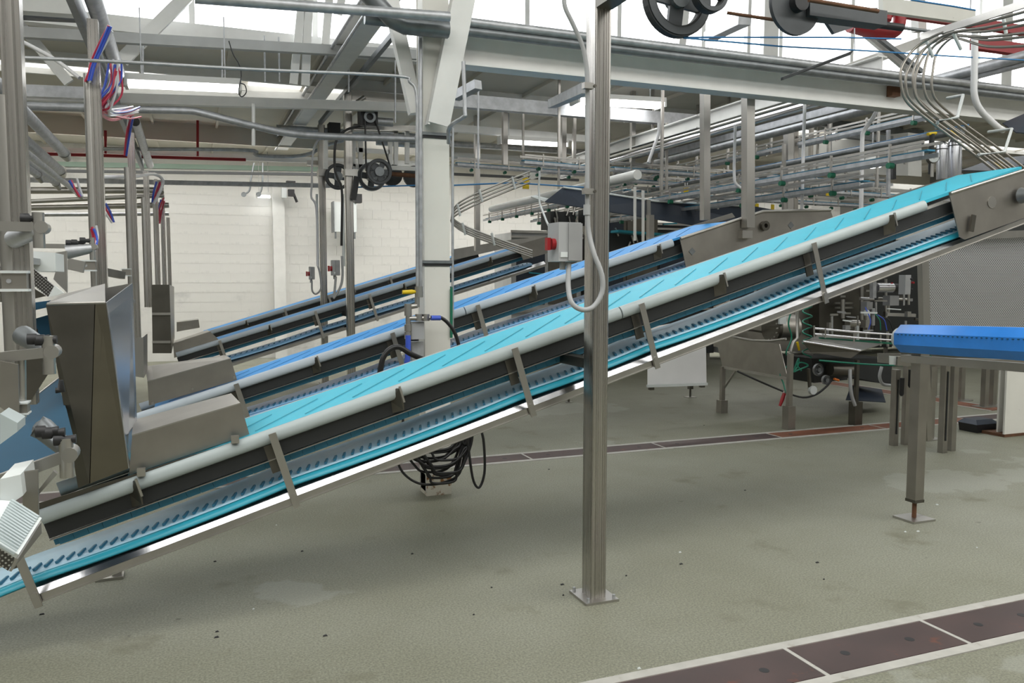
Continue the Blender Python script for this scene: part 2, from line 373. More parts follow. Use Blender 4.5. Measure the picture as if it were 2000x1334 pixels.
RAILP = [(0, .003), (-.014, .002), (-.024, -.006), (-.030, -.020), (-.032, -.036), (-.029, -.050), (-.020, -.062), (0, -.068)]
def conveyor(c, a0, a1, ab0, belt, cleat, ret, label, hang, brk, joints, detail, railmat, W=.5, endrail=None, ext=.1):
    t = thing('inclined_conveyor', label, 'conveyor', tuple(c.p((a0 + a1) / 2, .25, 0)), 'inclined blue belt conveyors side by side')
    c.t = t; er = endrail or a1
    c.blk(MB(), ab0, a1, .0, W, -.02, 0).build('belt', belt, t)
    if detail:
        first = None; a = ab0 + .1
        while a < a1 - .35:
            q = c.p(a, .06, .004)
            if first is None:
                mb = MB(); d = c.p(a + .35, .345, .004)
                mb.bar(q, d, .005, .003, NORM); first = mb.build('cleat', cleat, t); off = wloc(first) - q
            else: share('cleat', first, t, q + off)
            a += .245
    js = [a0] + joints + [er]
    for i in range(len(js) - 1):
        c.prof(MB(), js[i] + .004, js[i + 1] - .004, RAILP).build('side_rail', railmat, t)
        c.prof(MB(), js[i] + .004, js[i + 1] - .004, [(W - x, y) for x, y in RAILP][::-1]).build('side_rail', railmat, t)
    c.blk(MB(), a0, a1, .004, .02, -.138, -.069).build('frame_channel', 'dark_frame', t)
    c.blk(MB(), a0, a1, W - .02, W - .004, -.138, -.069).build('frame_channel', 'dark_frame', t)
    c.blk(MB(), a0, a1, -.012, .022, -.145, -.141).build('frame_flange', 'steel', t)
    c.blk(MB(), a0, a1, W - .022, W + .012, -.145, -.139).build('frame_flange', 'steel', t)
    # belt support slats under the carry run
    if detail:
        a = a0 + .02; f = None
        while a < a1 - .06:
            if f is None: f = c.blk(MB(), a, a + .0605, .05, .058, -.190, -.145).build('slat', 'slat_blue', t); off = wloc(f) - c.p(a, 0, 0)
            else: share('slat', f, t, c.p(a, 0, 0) + off)
            a += .062
        c.blk(MB(), a0, a1, .059, .064, -.187, -.145).build('slat_backing', 'flight_blue', t)
    else: c.blk(MB(), a0, a1, .05, .058, -.195, -.145).build('slat_row', 'slat_blue', t)
    # return run of the belt: sags between the hangers
    def sag(a):
        hs = sorted([a0 - .9] + hang + [a1 + .5])
        for i in range(len(hs) - 1):
            if hs[i] <= a <= hs[i + 1]:
                u = (a - hs[i]) / (hs[i + 1] - hs[i]); return -.014 * 4 * u * (1 - u) * min(1, (hs[i + 1] - hs[i]) / 1.2)
        return 0
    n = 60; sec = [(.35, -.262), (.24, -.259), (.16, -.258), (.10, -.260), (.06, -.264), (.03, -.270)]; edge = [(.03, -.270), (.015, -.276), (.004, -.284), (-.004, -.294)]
    for nm, pr, mt in (('return_belt', sec, ret), ('return_belt_edge', edge, 'return_edge' if ret == 'return_blue_lit' else ret)):
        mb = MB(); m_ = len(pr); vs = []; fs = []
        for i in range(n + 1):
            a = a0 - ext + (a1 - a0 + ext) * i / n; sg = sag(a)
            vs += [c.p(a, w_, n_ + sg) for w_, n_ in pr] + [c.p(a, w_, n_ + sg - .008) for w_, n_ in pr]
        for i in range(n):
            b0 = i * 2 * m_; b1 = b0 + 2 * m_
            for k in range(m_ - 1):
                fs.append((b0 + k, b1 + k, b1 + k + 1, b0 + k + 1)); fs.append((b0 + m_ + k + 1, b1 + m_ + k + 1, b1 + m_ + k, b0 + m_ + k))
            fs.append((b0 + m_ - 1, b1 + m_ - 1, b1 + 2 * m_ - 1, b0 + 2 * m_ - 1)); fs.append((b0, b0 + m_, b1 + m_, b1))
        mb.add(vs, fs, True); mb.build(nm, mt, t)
    a = a0 - ext + .05; f = None; step = .046
    k = 0
    while a < a1 - .02:
        q = c.p(a, .080, -.257 + sag(a))
        if f is None:
            f = MB().bar(q - V((0, .030, 0)) - SDIR * .010, q + V((0, .034, 0)) + SDIR * .010, .011, .012, NORM).build('flight', 'flight_blue', t); off = wloc(f) - q
        else: share('flight', f, t, q + off)
        a += step if detail else step * 1.6
    # drip tray
    mb = MB(); c.prof(mb, a0 - .12, a1 + .2, [(-.036, -.361), (.022, -.305), (.30, -.355), (.30, -.359), (.022, -.309), (-.036, -.365)], False); mb.build('drip_tray', 'polished', t)
    mb = MB(); c.blk(mb, a0 - .12, a1 + .2, -.039, -.035, -.377, -.345); c.blk(mb, a0 - .12, a1 + .2, -.048, -.035, -.380, -.376); mb.build('tray_lip', 'steel', t)
    for a in hang:
        h_ = c.blk(MB(), a - .018, a + .018, -.054, -.048, -.382, -.012).build('hanger', 'steel', t)
        mb = MB(); q = c.p(a, -.064, -.335); mb.cyl(q, q + V((0, .03, 0)), .011, 10); mb.build('bolt', 'steel', h_)
        c.blk(MB(), a - .055, a - .004, .0, .01, -.21, -.07).build('gusset', 'steel_dark', h_)
        c.blk(MB(), a - .016, a + .016, -.060, -.054, -.395, -.33).build('clip', 'steel', h_)
    for a in brk:
        mb = MB(); mb.slab([c.p(a - .004, -.055, -.01), c.p(a + .002, -.055, -.06), c.p(a - .012, -.045, -.125), c.p(a - .06, .0, -.13), c.p(a - .05, .0, -.07), c.p(a - .014, -.03, -.01)], .005, SDIR); mb.build('rail_bracket', 'steel_dark', t)
        c.blk(MB(), a - .003, a + .007, -.062, -.05, -.085, .0).build('rail_bracket_edge', 'steel', t)
    return t
c1 = Conv(4.0, .2024); c2 = Conv(6.22, .1318); c3 = Conv(11.2, .0772); c4 = Conv(13.4, .0638)
S = lambda c, pts: [c.s_of(*q) for q in pts]
conveyor(c1, -.67, 5.6, -.3, 'belt_cyan', 'cleat_cyan', 'return_blue_lit', 'nearest inclined cyan belt conveyor crossing the whole picture behind the steel post',
         S(c1, [(530, 845), (1000, 685), (1245, 598), (1580, 485)]) + [-.79], S(c1, [(275, 955), (778, 765), (1405, 545), (1735, 430)]), S(c1, [(1207, 600)]), True, 'rail_plastic', endrail=4.66, ext=.75)
conveyor(c2, c2.s_of(262, 808), c2.s_of(1420, 440), c2.s_of(300, 793), 'belt_azure', 'cleat_azure', 'return_azure_lit', 'second inclined azure belt conveyor passing behind the white steel column',
         S(c2, [(460, 748), (765, 655), (930, 600)]), S(c2, [(617, 695), (1040, 563), (1285, 490)]), S(c2, [(905, 601)]), True, 'rail_blue', endrail=c2.s_of(1312, 470))
conveyor(c3, c3.s_of(345, 697), c3.s_of(1030, 480), c3.s_of(420, 675), 'belt_azure', 'cleat_azure', 'return_azure_lit', 'third inclined blue belt conveyor, narrow sliver of belt behind the thick round-edged rails',
         S(c3, [(432, 675), (617, 615), (722, 580)]), S(c3, [(530, 645), (790, 560), (957, 505)]), [], False, 'rail_blue')
conveyor(c4, c4.s_of(395, 640), c4.s_of(930, 482), c4.s_of(395, 640), 'belt_azure', 'cleat_azure', 'return_azure_lit', 'fourth and farthest inclined blue belt conveyor in front of the block wall',
         S(c4, [(555, 602), (640, 575), (762, 545)]), S(c4, [(480, 622), (690, 560)]), [], False, 'rail_blue')

# ================================================================ columns and posts
def rrect(wx, wy, r, n=4):
    out = []
    for cx, cy, a0 in ((wx / 2 - r, wy / 2 - r, 0), (-wx / 2 + r, wy / 2 - r, 90), (-wx / 2 + r, -wy / 2 + r, 180), (wx / 2 - r, -wy / 2 + r, 270)):
        for k in range(n + 1):
            a = math.radians(a0 + 90 * k / n); out.append((cx + r * math.cos(a), cy + r * math.sin(a)))
    return out
def post(x, y, z0, z1, wx, wy, label, name='steel_post', mt='steel_post', plate=True, group=None, r=.012, cat='post', bolts=True, plate_mt='steel'):
    t = thing(name, label, cat, (x, y, z0), group)
    pr = rrect(wx, wy, r); mb = MB(); n = len(pr)
    vs = [(x + a, y + b, z0 + .005) for a, b in pr] + [(x + a, y + b, z1) for a, b in pr]
    mb.add(vs, [(i, (i + 1) % n, (i + 1) % n + n, i + n) for i in range(n)], True); mb.add(vs, [tuple(range(n - 1, -1, -1)), tuple(range(n, 2 * n))])
    mb.build('shaft', mt, t)
    if plate:
        MB().box((x - wx / 2 - .05, y - wy / 2 - .045, z0), (x + wx / 2 + .05, y + wy / 2 + .045, z0 + .012)).build('base_plate', plate_mt, t)
        if bolts:
            for sx in (-1, 1):
                for sy in (-1, 1):
                    q = V((x + sx * (wx / 2 + .03), y + sy * (wy / 2 + .025), z0 + .01)); MB().cyl(q, q + V((0, 0, .022)), .008, 6).build('anchor_bolt', 'galv', t)
    return t
PX, PY = 1.925, 3.70
mp = post(PX, PY, 0, 3.35, .088, .115, 'tall square stainless post with bolted base plate in the centre foreground')
for k, (dx, w_) in enumerate(((-.022, .003), (.0, .004), (.014, .003), (.026, .003))):
    MB().box((PX + dx, PY - .0595, .06), (PX + dx + w_, PY - .0572, 3.0)).build('rib', 'steel_post', mp)
MB().box((PX - .044, PY - 2.2, 2.98), (PX + .044, PY - .0575, 3.09)).build('top_arm', 'steel_dark', mp)
MB().box((PX - .04, PY + .06, 1.20), (PX + .04, c1.Yn + .06, 1.25)).build('support_bracket', 'steel_dark', mp)
# white H column with bands
CX, CY = 1.745, 6.04
t = thing('steel_column', 'white painted steel column with rusty foot and dark bands, left of centre', 'column', (CX, CY, 0))
MB().box((CX - .10, CY - .09, .03), (CX + .10, CY - .078, 4.2)).build('flange', 'white_chip', t)
MB().box((CX - .10, CY + .078, .03), (CX + .10, CY + .09, 4.2)).build('flange', 'white_chip', t)
MB().box((CX - .095, CY - .078, .03), (CX + .095, CY + .078, 4.2)).build('web_cover', 'white_chip', t)
MB().box((CX - .095, CY - .094, 0), (CX + .103, CY + .093, .16)).build('column_foot', 'rust_chip', t)
for z in (1.78, 2.73):
    MB().box((CX - .115, CY - .105, z), (CX + .115, CY + .10, z + .022)).build('band', 'galv_dark', t)
    MB().box((CX - .104, CY - .098, z - .02), (CX + .104, CY + .098, z)).build('band_tape', 'black', t)
MB().box((CX - .08, CY + .095, 1.10), (CX + .08, c2.Yn + .03, 1.15)).build('support_bracket', 'steel_dark', t)
# ================================================================ overhead steelwork and pipes
ZU = (0, 0, 1)
def pipe(name, pts, r, mt, label, cat='pipe', group=None, n=10):
    return tag(MB().tube(pts, r, n).build(name, mt), label, cat, group)
def beam(name, p0, p1, w_, h_, mt, label, cat='beam', group=None, kind='box', up=None):
    t = MB()
    if kind == 'I': t.ibeam(p0, p1, w_, h_, .014, .012, up)
    elif kind == 'C': t.channel(p0, p1, w_, h_, .010, up)
    elif kind == 'L': t.angle(p0, p1, w_, .010, up)
    else: t.bar(p0, p1, w_, h_, up)
    return tag(t.build(name, mt), label, cat, group)
ZB = at(1000, 109, 6.0).z
t = thing('crane_beam', 'long white steel beam spanning from the white column to the right edge', 'beam', (7, 6.0, ZB))
MB().bar((1.85, 6.03, ZB), (14, 6.03, ZB), .012, .22).build('web', 'white_paint', t)
MB().bar((1.85, 6.0, ZB - .117), (14, 6.0, ZB - .117), .16, .014).build('lower_flange', 'white_paint', t)
MB().bar((1.85, 6.0, ZB + .117), (14, 6.0, ZB + .117), .16, .014).build('upper_flange', 'white_paint', t)
q = at(1746, 178, 5.98); MB().box((q.x - .05, 5.95, q.z - .05), (q.x + .05, 6.02, q.z + .05)).build('rusty_joint', 'rust', t)
za = at(1000, 54, 5.85).z; zb = at(1000, 70, 5.85).z
pipe('pipe', [(1.9, 5.85, za), (14, 5.85, za)], .034, 'galv', 'upper of two thick grey pipes lying on the long white beam')
pipe('pipe', [(1.2, 5.87, zb), (14, 5.87, zb)], .036, 'galv_dark', 'lower of two thick grey pipes lying on the long white beam')
pipe('pipe', [at(380, -4, 5.6), at(500, 5, 5.6), at(878, 33, 5.6)], .034, 'galv', 'thick grey pipe running left from the top of the white column')
pipe('pipe', [at(700, -30, 5.75), at(742, 12, 5.75), at(766, 38, 5.75), at(790, 50, 5.75), at(875, 58, 5.75)], .062, 'galv_dark', 'fat dark pipe elbow dropping beside the white column top')
# diagonal braces of the column
d0, d1 = at(912, -30, 5.80), at(857, 243, 5.86)
t = thing('column_brace', 'white diagonal brace leaning right in front of the column', 'brace', tuple(d1))
MB().bar(d0, d1, .165, .014, (0, 1, 0)).build('face_plate', 'white_paint', t); MB().bar(d0 + V((-.075, .05, 0)), d1 + V((-.075, .05, 0)), .014, .10, (0, 1, 0)).build('side_plate', 'white_paint', t)
d0, d1 = at(762, -5, 6.1), at(812, 222, 6.06)
beam('column_brace', d0, d1, .10, .08, 'white_paint', 'white diagonal brace leaning left behind the column top', 'brace', up=(0, 1, 0))
for k, (a, b, w_, lab) in enumerate((((366, -8), (238, 118), .13, 'pale diagonal brace crossing the bright clerestory at upper left'),
        ((22, 28), (135, 162), .10, 'pale diagonal brace at far upper left beside the first machine post'),
        ((590, -6), (573, 165), .085, 'leaning white hanger strut left of the roof beam'),
        ((603, -6), (596, 168), .09, 'upright white hanger strut left of the roof beam'),
        ((643, -6), (635, 88), .085, 'short white upright strut against the bright glazing'),
        ((668, -6), (660, 30), .085, 'short white strut touching the top edge left of the dark pipe elbow'))):
    beam('roof_strut', at(*a, 9.35), at(*b, 9.35), w_, .06, 'white_paint', lab, 'brace', up=(0, 1, 0))
beam('roof_beam', at(15, 62, 9.15), at(835, 109, 9.15), .08, .10, 'grey_paint', 'grey horizontal beam just below the clerestory glazing at left', kind='C')
pipe('conduit', curve([at(24, 112, 5.8), at(235, 121, 5.8), at(500, 136, 5.8), at(770, 148, 5.8), at(800, 160, 5.8), at(814, 192, 5.8), at(814, 330, 5.82), at(815, 560, 5.85)], 5), .011, 'galv', 'thin grey conduit running left and bending down along the white column', 'conduit')
pipe('conduit', [at(821, 30, 5.90), at(821, 560, 5.90)], .016, 'galv', 'straight vertical conduit on the left face of the white column', 'conduit')
pipe('conduit', [at(884, 250, 5.95), at(884, 650, 5.95)], .010, 'galv', 'thin vertical conduit on the right face of the white column', 'conduit')
pipe('conduit', curve([at(905, 120, 5.6), at(908, 215, 5.6), at(906, 228, 5.6), at(878, 248, 5.8), at(876, 280, 5.9)], 4), .014, 'galv', 'bent conduit right of the leaning white brace', 'conduit')
# Y-going beams under the low deck
def ygo(px, py, Z, ya, yb):       # horizontal line going into the hall through pixel at height Z
    q = atz(px, py, Z); return V((q.x, ya, Z)), V((q.x, yb, Z))
p0, p1 = ygo(640, 150, 4.13, 6.9, 15.6); beam('roof_beam', p0, p1, .20, .20, 'white_paint', 'white roof beam running back from the top edge left of the column', kind='I')
pipe('conduit', [p0 + V((-.13, 0, .04)), p1 + V((-.13, 0, .04))], .018, 'galv', 'left conduit of the pair clipped along the white roof beam', 'conduit')
pipe('conduit', [p0 + V((-.11, 0, -.10)), p1 + V((-.11, 0, -.10))], .016, 'galv', 'right conduit of the pair clipped along the white roof beam', 'conduit')
p0, p1 = ygo(700, 150, 4.08, 8.0, 13.0); beam('tie_bar', p0, p1, .05, .06, 'galv_dark', 'dark tie bar running back to the top of the far post', 'brace')
# X-going members, nearest first
for nm, pa, pb, Y, w_, h_, mt, lab, kd in (
    ('roof_beam', (20, 186), (820, 211), 10.4, .10, .11, 'white_paint', 'white horizontal roof beam passing behind the fluorescent lamp at left', 'C'),
    ('roof_beam', (12, 8), (152, 18), 9.0, .14, .14, 'white_paint', 'short pale beam in the top left corner with a dark underside', 'C'),
    ('roof_beam', (12, 29), (152, 36), 9.2, .10, .06, 'gunmetal', 'dark bar standing for the shaded underside of the pale beam in the top left corner', 'box'),  # separate dark bar puts the pale beam's underside shade into colour
    ('roof_beam', (20, 177), (205, 184), 9.9, .10, .12, 'galv', 'blue-grey duct-like beam at far left under the first braces', 'box'),
    ('roof_beam', (230, 178), (830, 196), 11.6, .08, .09, 'white_paint', 'second white roof beam, just above the beam behind the lamp', 'box'),
    ('roof_beam', (880, 196), (1480, 247), 9.9, .11, .16, 'galv', 'grey steel beam behind the centre post holding the middle lamp', 'C'),
    ('roof_beam', (880, 250), (1150, 272), 12.2, .10, .11, 'white_paint', 'white steel beam carrying the small lamp right of the column', 'box'),
    ('roof_beam', (880, 208), (1250, 238), 12.9, .10, .13, 'white_paint', 'pale roof beam behind the thin hanging rods right of the column', 'box'),
    ('roof_beam', (880, 165), (1200, 200), 11.2, .06, .05, 'white_paint', 'slim pale purlin above the middle lamp', 'box'),
    ('wall_beam', (30, 292), (830, 321), 15.2, .10, .10, 'white_paint', 'white beam along the top of the block wall', 'box'),
    ('wall_beam', (40, 333), (640, 341), 16.5, .06, .05, 'dark_frame', 'dark slim rail below the green strip on the wall', 'box'),
    ('wall_beam', (40, 351), (650, 363), 15.0, .07, .075, 'galv', 'grey rail crossing the wall pilaster', 'box'),
    ('wall_beam', (884, 340), (1130, 352), 15.4, .05, .05, 'dark_frame', 'dark rail at the wall right of the column', 'box')):
    beam(nm, at(*pa, Y), at(*pb, Y), w_, h_, mt, lab, kind=kd)
beam('green_strip', at(40, 319, 17.96), at(640, 331, 17.96), .06, .09, 'green_pale', 'pale green strip along the upper block wall', 'trim')
for nm, pts, Y, r, mt, lab in (
    ('pipe', [(24, 206), (250, 213)], 9.7, .045, 'galv', 'grey pipe at left just under the blue-grey beam'),
    ('pipe', [(262, 214), (365, 216), (400, 222), (500, 247), (600, 264), (820, 272)], 10.0, .042, 'galv', 'big grey pipe bending down to the right behind the red drop pipes'),
    ('pipe', [(200, 291), (478, 293), (500, 303), (560, 306), (605, 300), (655, 278), (760, 262)], 13.5, .028, 'galv', 'thin pipe with a shallow dip left of the chain drives'),
    ('pipe', [(540, 250), (830, 268)], 13.0, .05, 'galv', 'silver pipe behind the tall far posts'),
    ('pipe', [(735, 278), (815, 284)], 14.0, .05, 'galv', 'short silver pipe behind the pulley frame'),
    ('pipe', [(880, 281), (1145, 298)], 14.2, .055, 'galv', 'silver pipe below the small lamp right of the column'),
    ('pipe', [(885, 304), (1145, 318)], 13.8, .06, 'white_paint', 'white pipe above the green-edged carriers right of the column'),
    ('pipe', [(885, 178), (1150, 191)], 11.0, .03, 'white_paint', 'white pipe level with the square arm by the column'),
    ('pipe', [(24, 395), (320, 382)], 12.5, .03, 'steel', 'thin rail across the left machine posts'),
    ('pipe', [(30, 372), (320, 372)], 13.5, .05, 'steel', 'grey pipe across the left machine posts'),
    ('pipe', [(36, 406), (330, 400)], 14.5, .05, 'steel', 'lower grey pipe across the left machine posts'),
    ('pipe', [(36, 420), (330, 418)], 15.2, .03, 'galv', 'lowest thin pipe across the left machine posts')):
    q = [at(a, b, Y) for a, b in pts]
    pipe(nm, curve(q, 5) if len(q) > 2 else q, r, mt, lab)
for k, (x, ya, yb) in enumerate(((386, 205, 305), (206, 255, 300))):
    pipe('sprinkler_drop', [at(x, ya, 14.7), at(x, yb, 14.7)], .022, 'red', ('longer' if k == 0 else 'shorter') + ' red vertical sprinkler pipe near the left wall')
pipe('sprinkler_main', [at(40, 299, 14.8), at(480, 312, 14.8)], .028, 'red', 'long red sprinkler pipe just above the white wall beam')
for k, (x, y, w_) in enumerate(((40, 250, 8), (1010, 268, 10))):
    pipe('sprinkler_branch', [at(x, y, 15.0), at(x + w_ * 3, y - 40, 15.0)], .02, 'red', 'slanted red sprinkler branch ' + ('at the far left' if k == 0 else 'behind the small lamp'))
# hanging rods and cables
for k, (x, ya, yb, Y, lab) in enumerate(((279, 90, 146, 9.0, 'left thin rod holding up the fluorescent lamp at left'), (434, 97, 152, 9.0, 'right thin rod holding up the fluorescent lamp at left'),
        (518, 103, 160, 9.4, 'left thin rod beside the white hanger struts'), (546, 104, 160, 9.4, 'right thin rod beside the white hanger struts'),
        (681, 112, 180, 9.6, 'thin rod above the stainless far post'), (772, 118, 240, 9.6, 'thin rod above the black drive motor'),
        (934, 165, 330, 8.0, 'thin rod hanging from the square stub arm'), (495, 203, 285, 10.0, 'white drop pipe below the white beam at left'))):
    pipe('hanger_rod', [V((at(x, yb, Y).x, Y, DECK)) if k in (2, 3) else at(x, ya, Y), at(x, yb, Y)], .010 if k < 7 else .022, 'galv' if k < 7 else 'white_paint', lab, 'rod')
pipe('cable', curve([at(447, 80, 8.7), at(455, 105, 8.7), at(468, 128, 8.7), at(471, 150, 8.7), at(466, 178, 8.7), at(472, 189, 8.7), at(481, 180, 8.7), at(478, 166, 8.7), at(468, 162, 8.7)], 5), .006, 'rubber', 'thin black cable looping beside the left fluorescent lamp', 'cable', n=6)
pipe('cable', curve([at(24, 72, 6.2), at(60, 90, 6.2), at(110, 118, 6.2), at(155, 152, 6.15)], 5), .013, 'white_tube', 'white cable slanting to the second machine post', 'cable')
# lamps
def lamp(pa, pb, Y, label, w_=.16, tilt=0):
    a, b = at(*pa, Y), at(*pb, Y)
    t = thing('fluorescent_lamp', label, 'lamp', tuple((a + b) / 2))
    MB().bar(a + V((0, 0, .05)), b + V((0, 0, .05)), w_, .06).build('housing', 'lamp_case', t)
    MB().bar(a, b, w_ * .86, .05).build('diffuser', 'tube_light', t)
    for e, f in ((a, b), (b, a)):
        MB().cyl(e + (f - e) * .12 + V((0, 0, .08)), V(((e + (f - e) * .12).x, (e + (f - e) * .12).y, DECK)), .007, 6).build('hanger', 'galv', t)
        d = (e - f).normalized(); MB().bar(e + V((0, 0, .02)), e + d * .03 + V((0, 0, .02)), w_, .12).build('end_cap', 'lamp_case', t)
    return t
lamp((250, 163), (465, 173), 8.9, 'long bright fluorescent lamp at upper left under the grey beam', .2)
lamp((1125, 197), (1288, 206), 9.6, 'bright fluorescent lamp behind the centre post', .26)
lamp((978, 276), (1104, 283), 12.0, 'small bright fluorescent lamp right of the white column')
lamp((1226, 233), (1330, 239), 11.5, 'small lamp just right of the centre post below the grey beam')
lamp((720, 258), (762, 260), 14.8, 'tiny bright lamp behind the black drive belt')
lamp((776, 262), (812, 264), 14.8, 'tiny bright lamp between the pulley frame and the column')
lamp((26, 237), (43, 240), 13.0, 'small lamp at the far left edge beside the first post, upper one')
lamp((26, 268), (47, 280), 12.0, 'small lamp at the far left edge beside the first post, lower one')
lamp((503, 383), (527, 384), 17.7, 'tiny lamp on the block wall left of the pilaster', .12)
for k, (x, y, Y, lab) in enumerate(((1703, 323, 9.3, 'bright round high-bay lamp under the overhead conveyors at right'), (1893, 64, 9.3, 'bright oval lamp behind the red frame at upper right'))):
    c = at(x, y, Y); t = thing('bay_lamp', lab, 'lamp', tuple(c))
    MB().cyl(c + V((0, 0, .15)), V((c.x, c.y, DECK if c.z < DECK else ROOF)), .012, 8).build('stem', 'galv', t)
    MB().tube([c + V((0, 0, .16)), c + V((0, 0, .08)), c + V((0, 0, .0))], [.06, .10, .17], 20).build('shade', 'lamp_case', t)
    MB().tube([c, c - V((0, 0, .03))], [.16, .12], 20).build('bulb', 'tube_light', t)
# stub arm by the column, pulley wheels ...
q = at(934, 165, 6.6); b = at(890, 188, 6.9)
beam('stub_beam', q, b, .075, .075, 'galv', 'square open-ended stub arm right of the white column')
q = at(1146, 172, 4.3); b = at(1078, 203, 5.5)
beam('stub_beam', q, b, .06, .06, 'galv', 'short square arm pointing back from the centre post')
# wheels overhead at right
def wheel(c, R, ax, spokes, label, w_=.05, mt='dark_frame', rim=.06, name='pulley', hub=.07):
    c = V(c); ax = V(ax).normalized(); t = thing(name, label, 'wheel', tuple(c))
    MB().ring(c, ax, R, R - rim, w_, 40).build('rim', mt, t)
    MB().ring(c, ax, R - rim * .15, R - rim * .8, w_ * 1.3, 40).build('rim_lip', 'gunmetal', t)
    MB().cyl(c - ax * w_ * .9, c + ax * w_ * .9, hub, 18).build('hub', 'galv_dark', t)
    a = ax.orthogonal().normalized(); b = ax.cross(a)
    for k in range(spokes):
        g = 2 * math.pi * k / spokes + .9; d = a * math.cos(g) + b * math.sin(g)
        MB().bar(c + d * hub * .8, c + d * (R - rim * .7), R * .42, w_ * .5, ax).build('spoke', 'gunmetal', t)
    return t
wheel(at(1322, -2, 5.0), .262, (0, 1, 0), 4, 'large grey spoked wheel hanging at the top edge right of the centre post', .06, rim=.075)
wheel(at(1386, -14, 4.8), .135, (0, 1, 0), 3, 'smaller black pulley in front of the large spoked wheel', .06, rim=.04, hub=.03)
c = at(1555, 8, 4.6); t = thing('belt_disc', 'dark solid disc with hub and shaft at the top edge', 'wheel', tuple(c))
MB().cyl(c, c + V((0, .03, 0)), .205, 36).build('disc', 'gunmetal', t); MB().cyl(c - V((0, .06, 0)), c, .06, 16).build('hub', 'black', t)
MB().cyl(at(1580, 0, 4.45), at(1715, 22, 4.45), .014, 10).build('shaft', 'rust', t); MB().bar(at(1570, 20, 4.62), at(1720, 40, 4.62), .12, .10).build('bearing_block', 'gunmetal', t)
MB().cyl(at(1420, 25, 5.0), at(1520, 40, 4.8), .012, 8).build('axle', 'rust', t)
c = at(1640, 40, 4.9); tag(MB().slab([at(1600, 20, 4.9), at(1715, 15, 4.9), at(1705, 40, 4.9), at(1630, 66, 4.9)], .03).build('motor_cover', 'gunmetal'), 'dark folded guard plate right of the solid disc', 'guard')
t = thing('push_rod', 'black sleeved rod pointing right below the red frame', 'rod', tuple(at(1720, 46, 4.9)))
MB().cyl(at(1670, 42, 4.9), at(1762, 54, 4.9), .028, 12).build('sleeve', 'black', t); MB().cyl(at(1762, 54, 4.9), at(1880, 70, 4.9), .013, 10).build('rod', 'galv_dark', t)
t = thing('gripper_rig', 'red painted steel frame hanging at the upper right', 'frame', tuple(at(1745, 40, 6.4)))
MB().tube(curve([at(1735, 12, 6.4), at(1730, 40, 6.4)], 2), .055, 10).build('tube', 'red', t)
MB().tube(curve([at(1757, 12, 6.4), at(1756, 45, 6.4), at(1745, 62, 6.4), at(1715, 64, 6.4), at(1660, 50, 6.4)], 5), .065, 12).build('tube', 'red', t)
MB().bar(at(1730, 20, 6.45), at(2010, 62, 6.45), .06, .10).build('beam', 'red', t)
MB().bar(at(1900, 85, 6.5), at(2010, 100, 6.5), .08, .12).build('beam', 'red', t)
beam('machine_beam', at(1720, 10, 6.0), at(1900, 35, 6.0), .06, .13, 'white_chip', 'scuffed white beam with rust holes above the red frame')
beam('machine_post', at(1790, -60, 7.0), at(1795, 62, 7.0), .12, .10, 'white_paint', 'short white upright behind the red frame', 'post')
pipe('cord', [at(1335, 73, 5.0), at(1640, 73, 4.9), at(1760, 76, 4.9)], .006, 'blue_cord', 'upper thin blue cord running right from the spoked wheel', 'cord', n=6)
pipe('cord', [at(1335, 74, 5.0), at(1530, 91, 4.9), at(1690, 99, 4.9), at(1860, 110, 4.9), at(2010, 118, 4.9)], .006, 'blue_cord', 'lower thin blue cord sagging to the right edge', 'cord', n=6)
pipe('cord', [at(1780, 0, 5.6), at(1860, 12, 5.6), at(1905, 20, 5.6)], .008, 'blue_cord', 'short blue cord on the scuffed white beam', 'cord', n=6)
beam('roof_brace', at(1455, 38, 6.3), at(1385, 72, 7.3), .12, .09, 'galv', 'grey square tube slanting behind the large spoked wheel', 'brace')
for k, (x, w_, lab) in enumerate(((1340, .10, 'pale strut seen through the spoked wheel'), (1462, .05, 'thin grey upright right of the spoked wheel'), (1505, .24, 'wide white upright behind the solid disc'), (1965, .22, 'wide white upright at the right edge'))):
    beam('roof_strut', at(x, -8, 9.2), at(x - 4 if k else x - 14, 125 if k < 3 else 170, 9.2), w_, .08, 'white_paint', lab, 'brace', up=(0, 1, 0))
t = thing('truss', 'white crossed truss above the long beam at right', 'truss', tuple(at(1760, 90, 8.0)))
MB().bar(at(1690, 60, 8.0), at(1790, 145, 8.0), .14, .05, (0, 1, 0)).build('diagonal', 'white_paint', t)
MB().bar(at(1640, 140, 8.1), at(1830, 70, 8.1), .12, .05, (0, 1, 0)).build('diagonal', 'white_paint', t)
MB().bar(at(1700, 62, 7.9), at(1800, 140, 7.9), .05, .05, (0, 1, 0)).build('diagonal_angle', 'galv_dark', t)
tag(MB().slab([at(1530, 150, 5.2), at(1530, 156, 5.2), at(1660, 108, 5.6), at(1668, 98, 5.6)], .03, (0, 1, 0)).build('flat_bracket', 'gunmetal'), 'dark flat bracket across the two grey pipes', 'bracket')
pipe('hanger_rod', [at(1669, 55, 5.6), at(1669, 99, 5.6)], .005, 'galv', 'thin rod holding the dark flat bracket', 'rod', n=6)
# ================================================================ conveyor ends, guards, chutes
def sheet(name, pts, t, mt, parent=None, nrm=None): return MB().slab(pts, t, nrm).build(name, mt, parent)
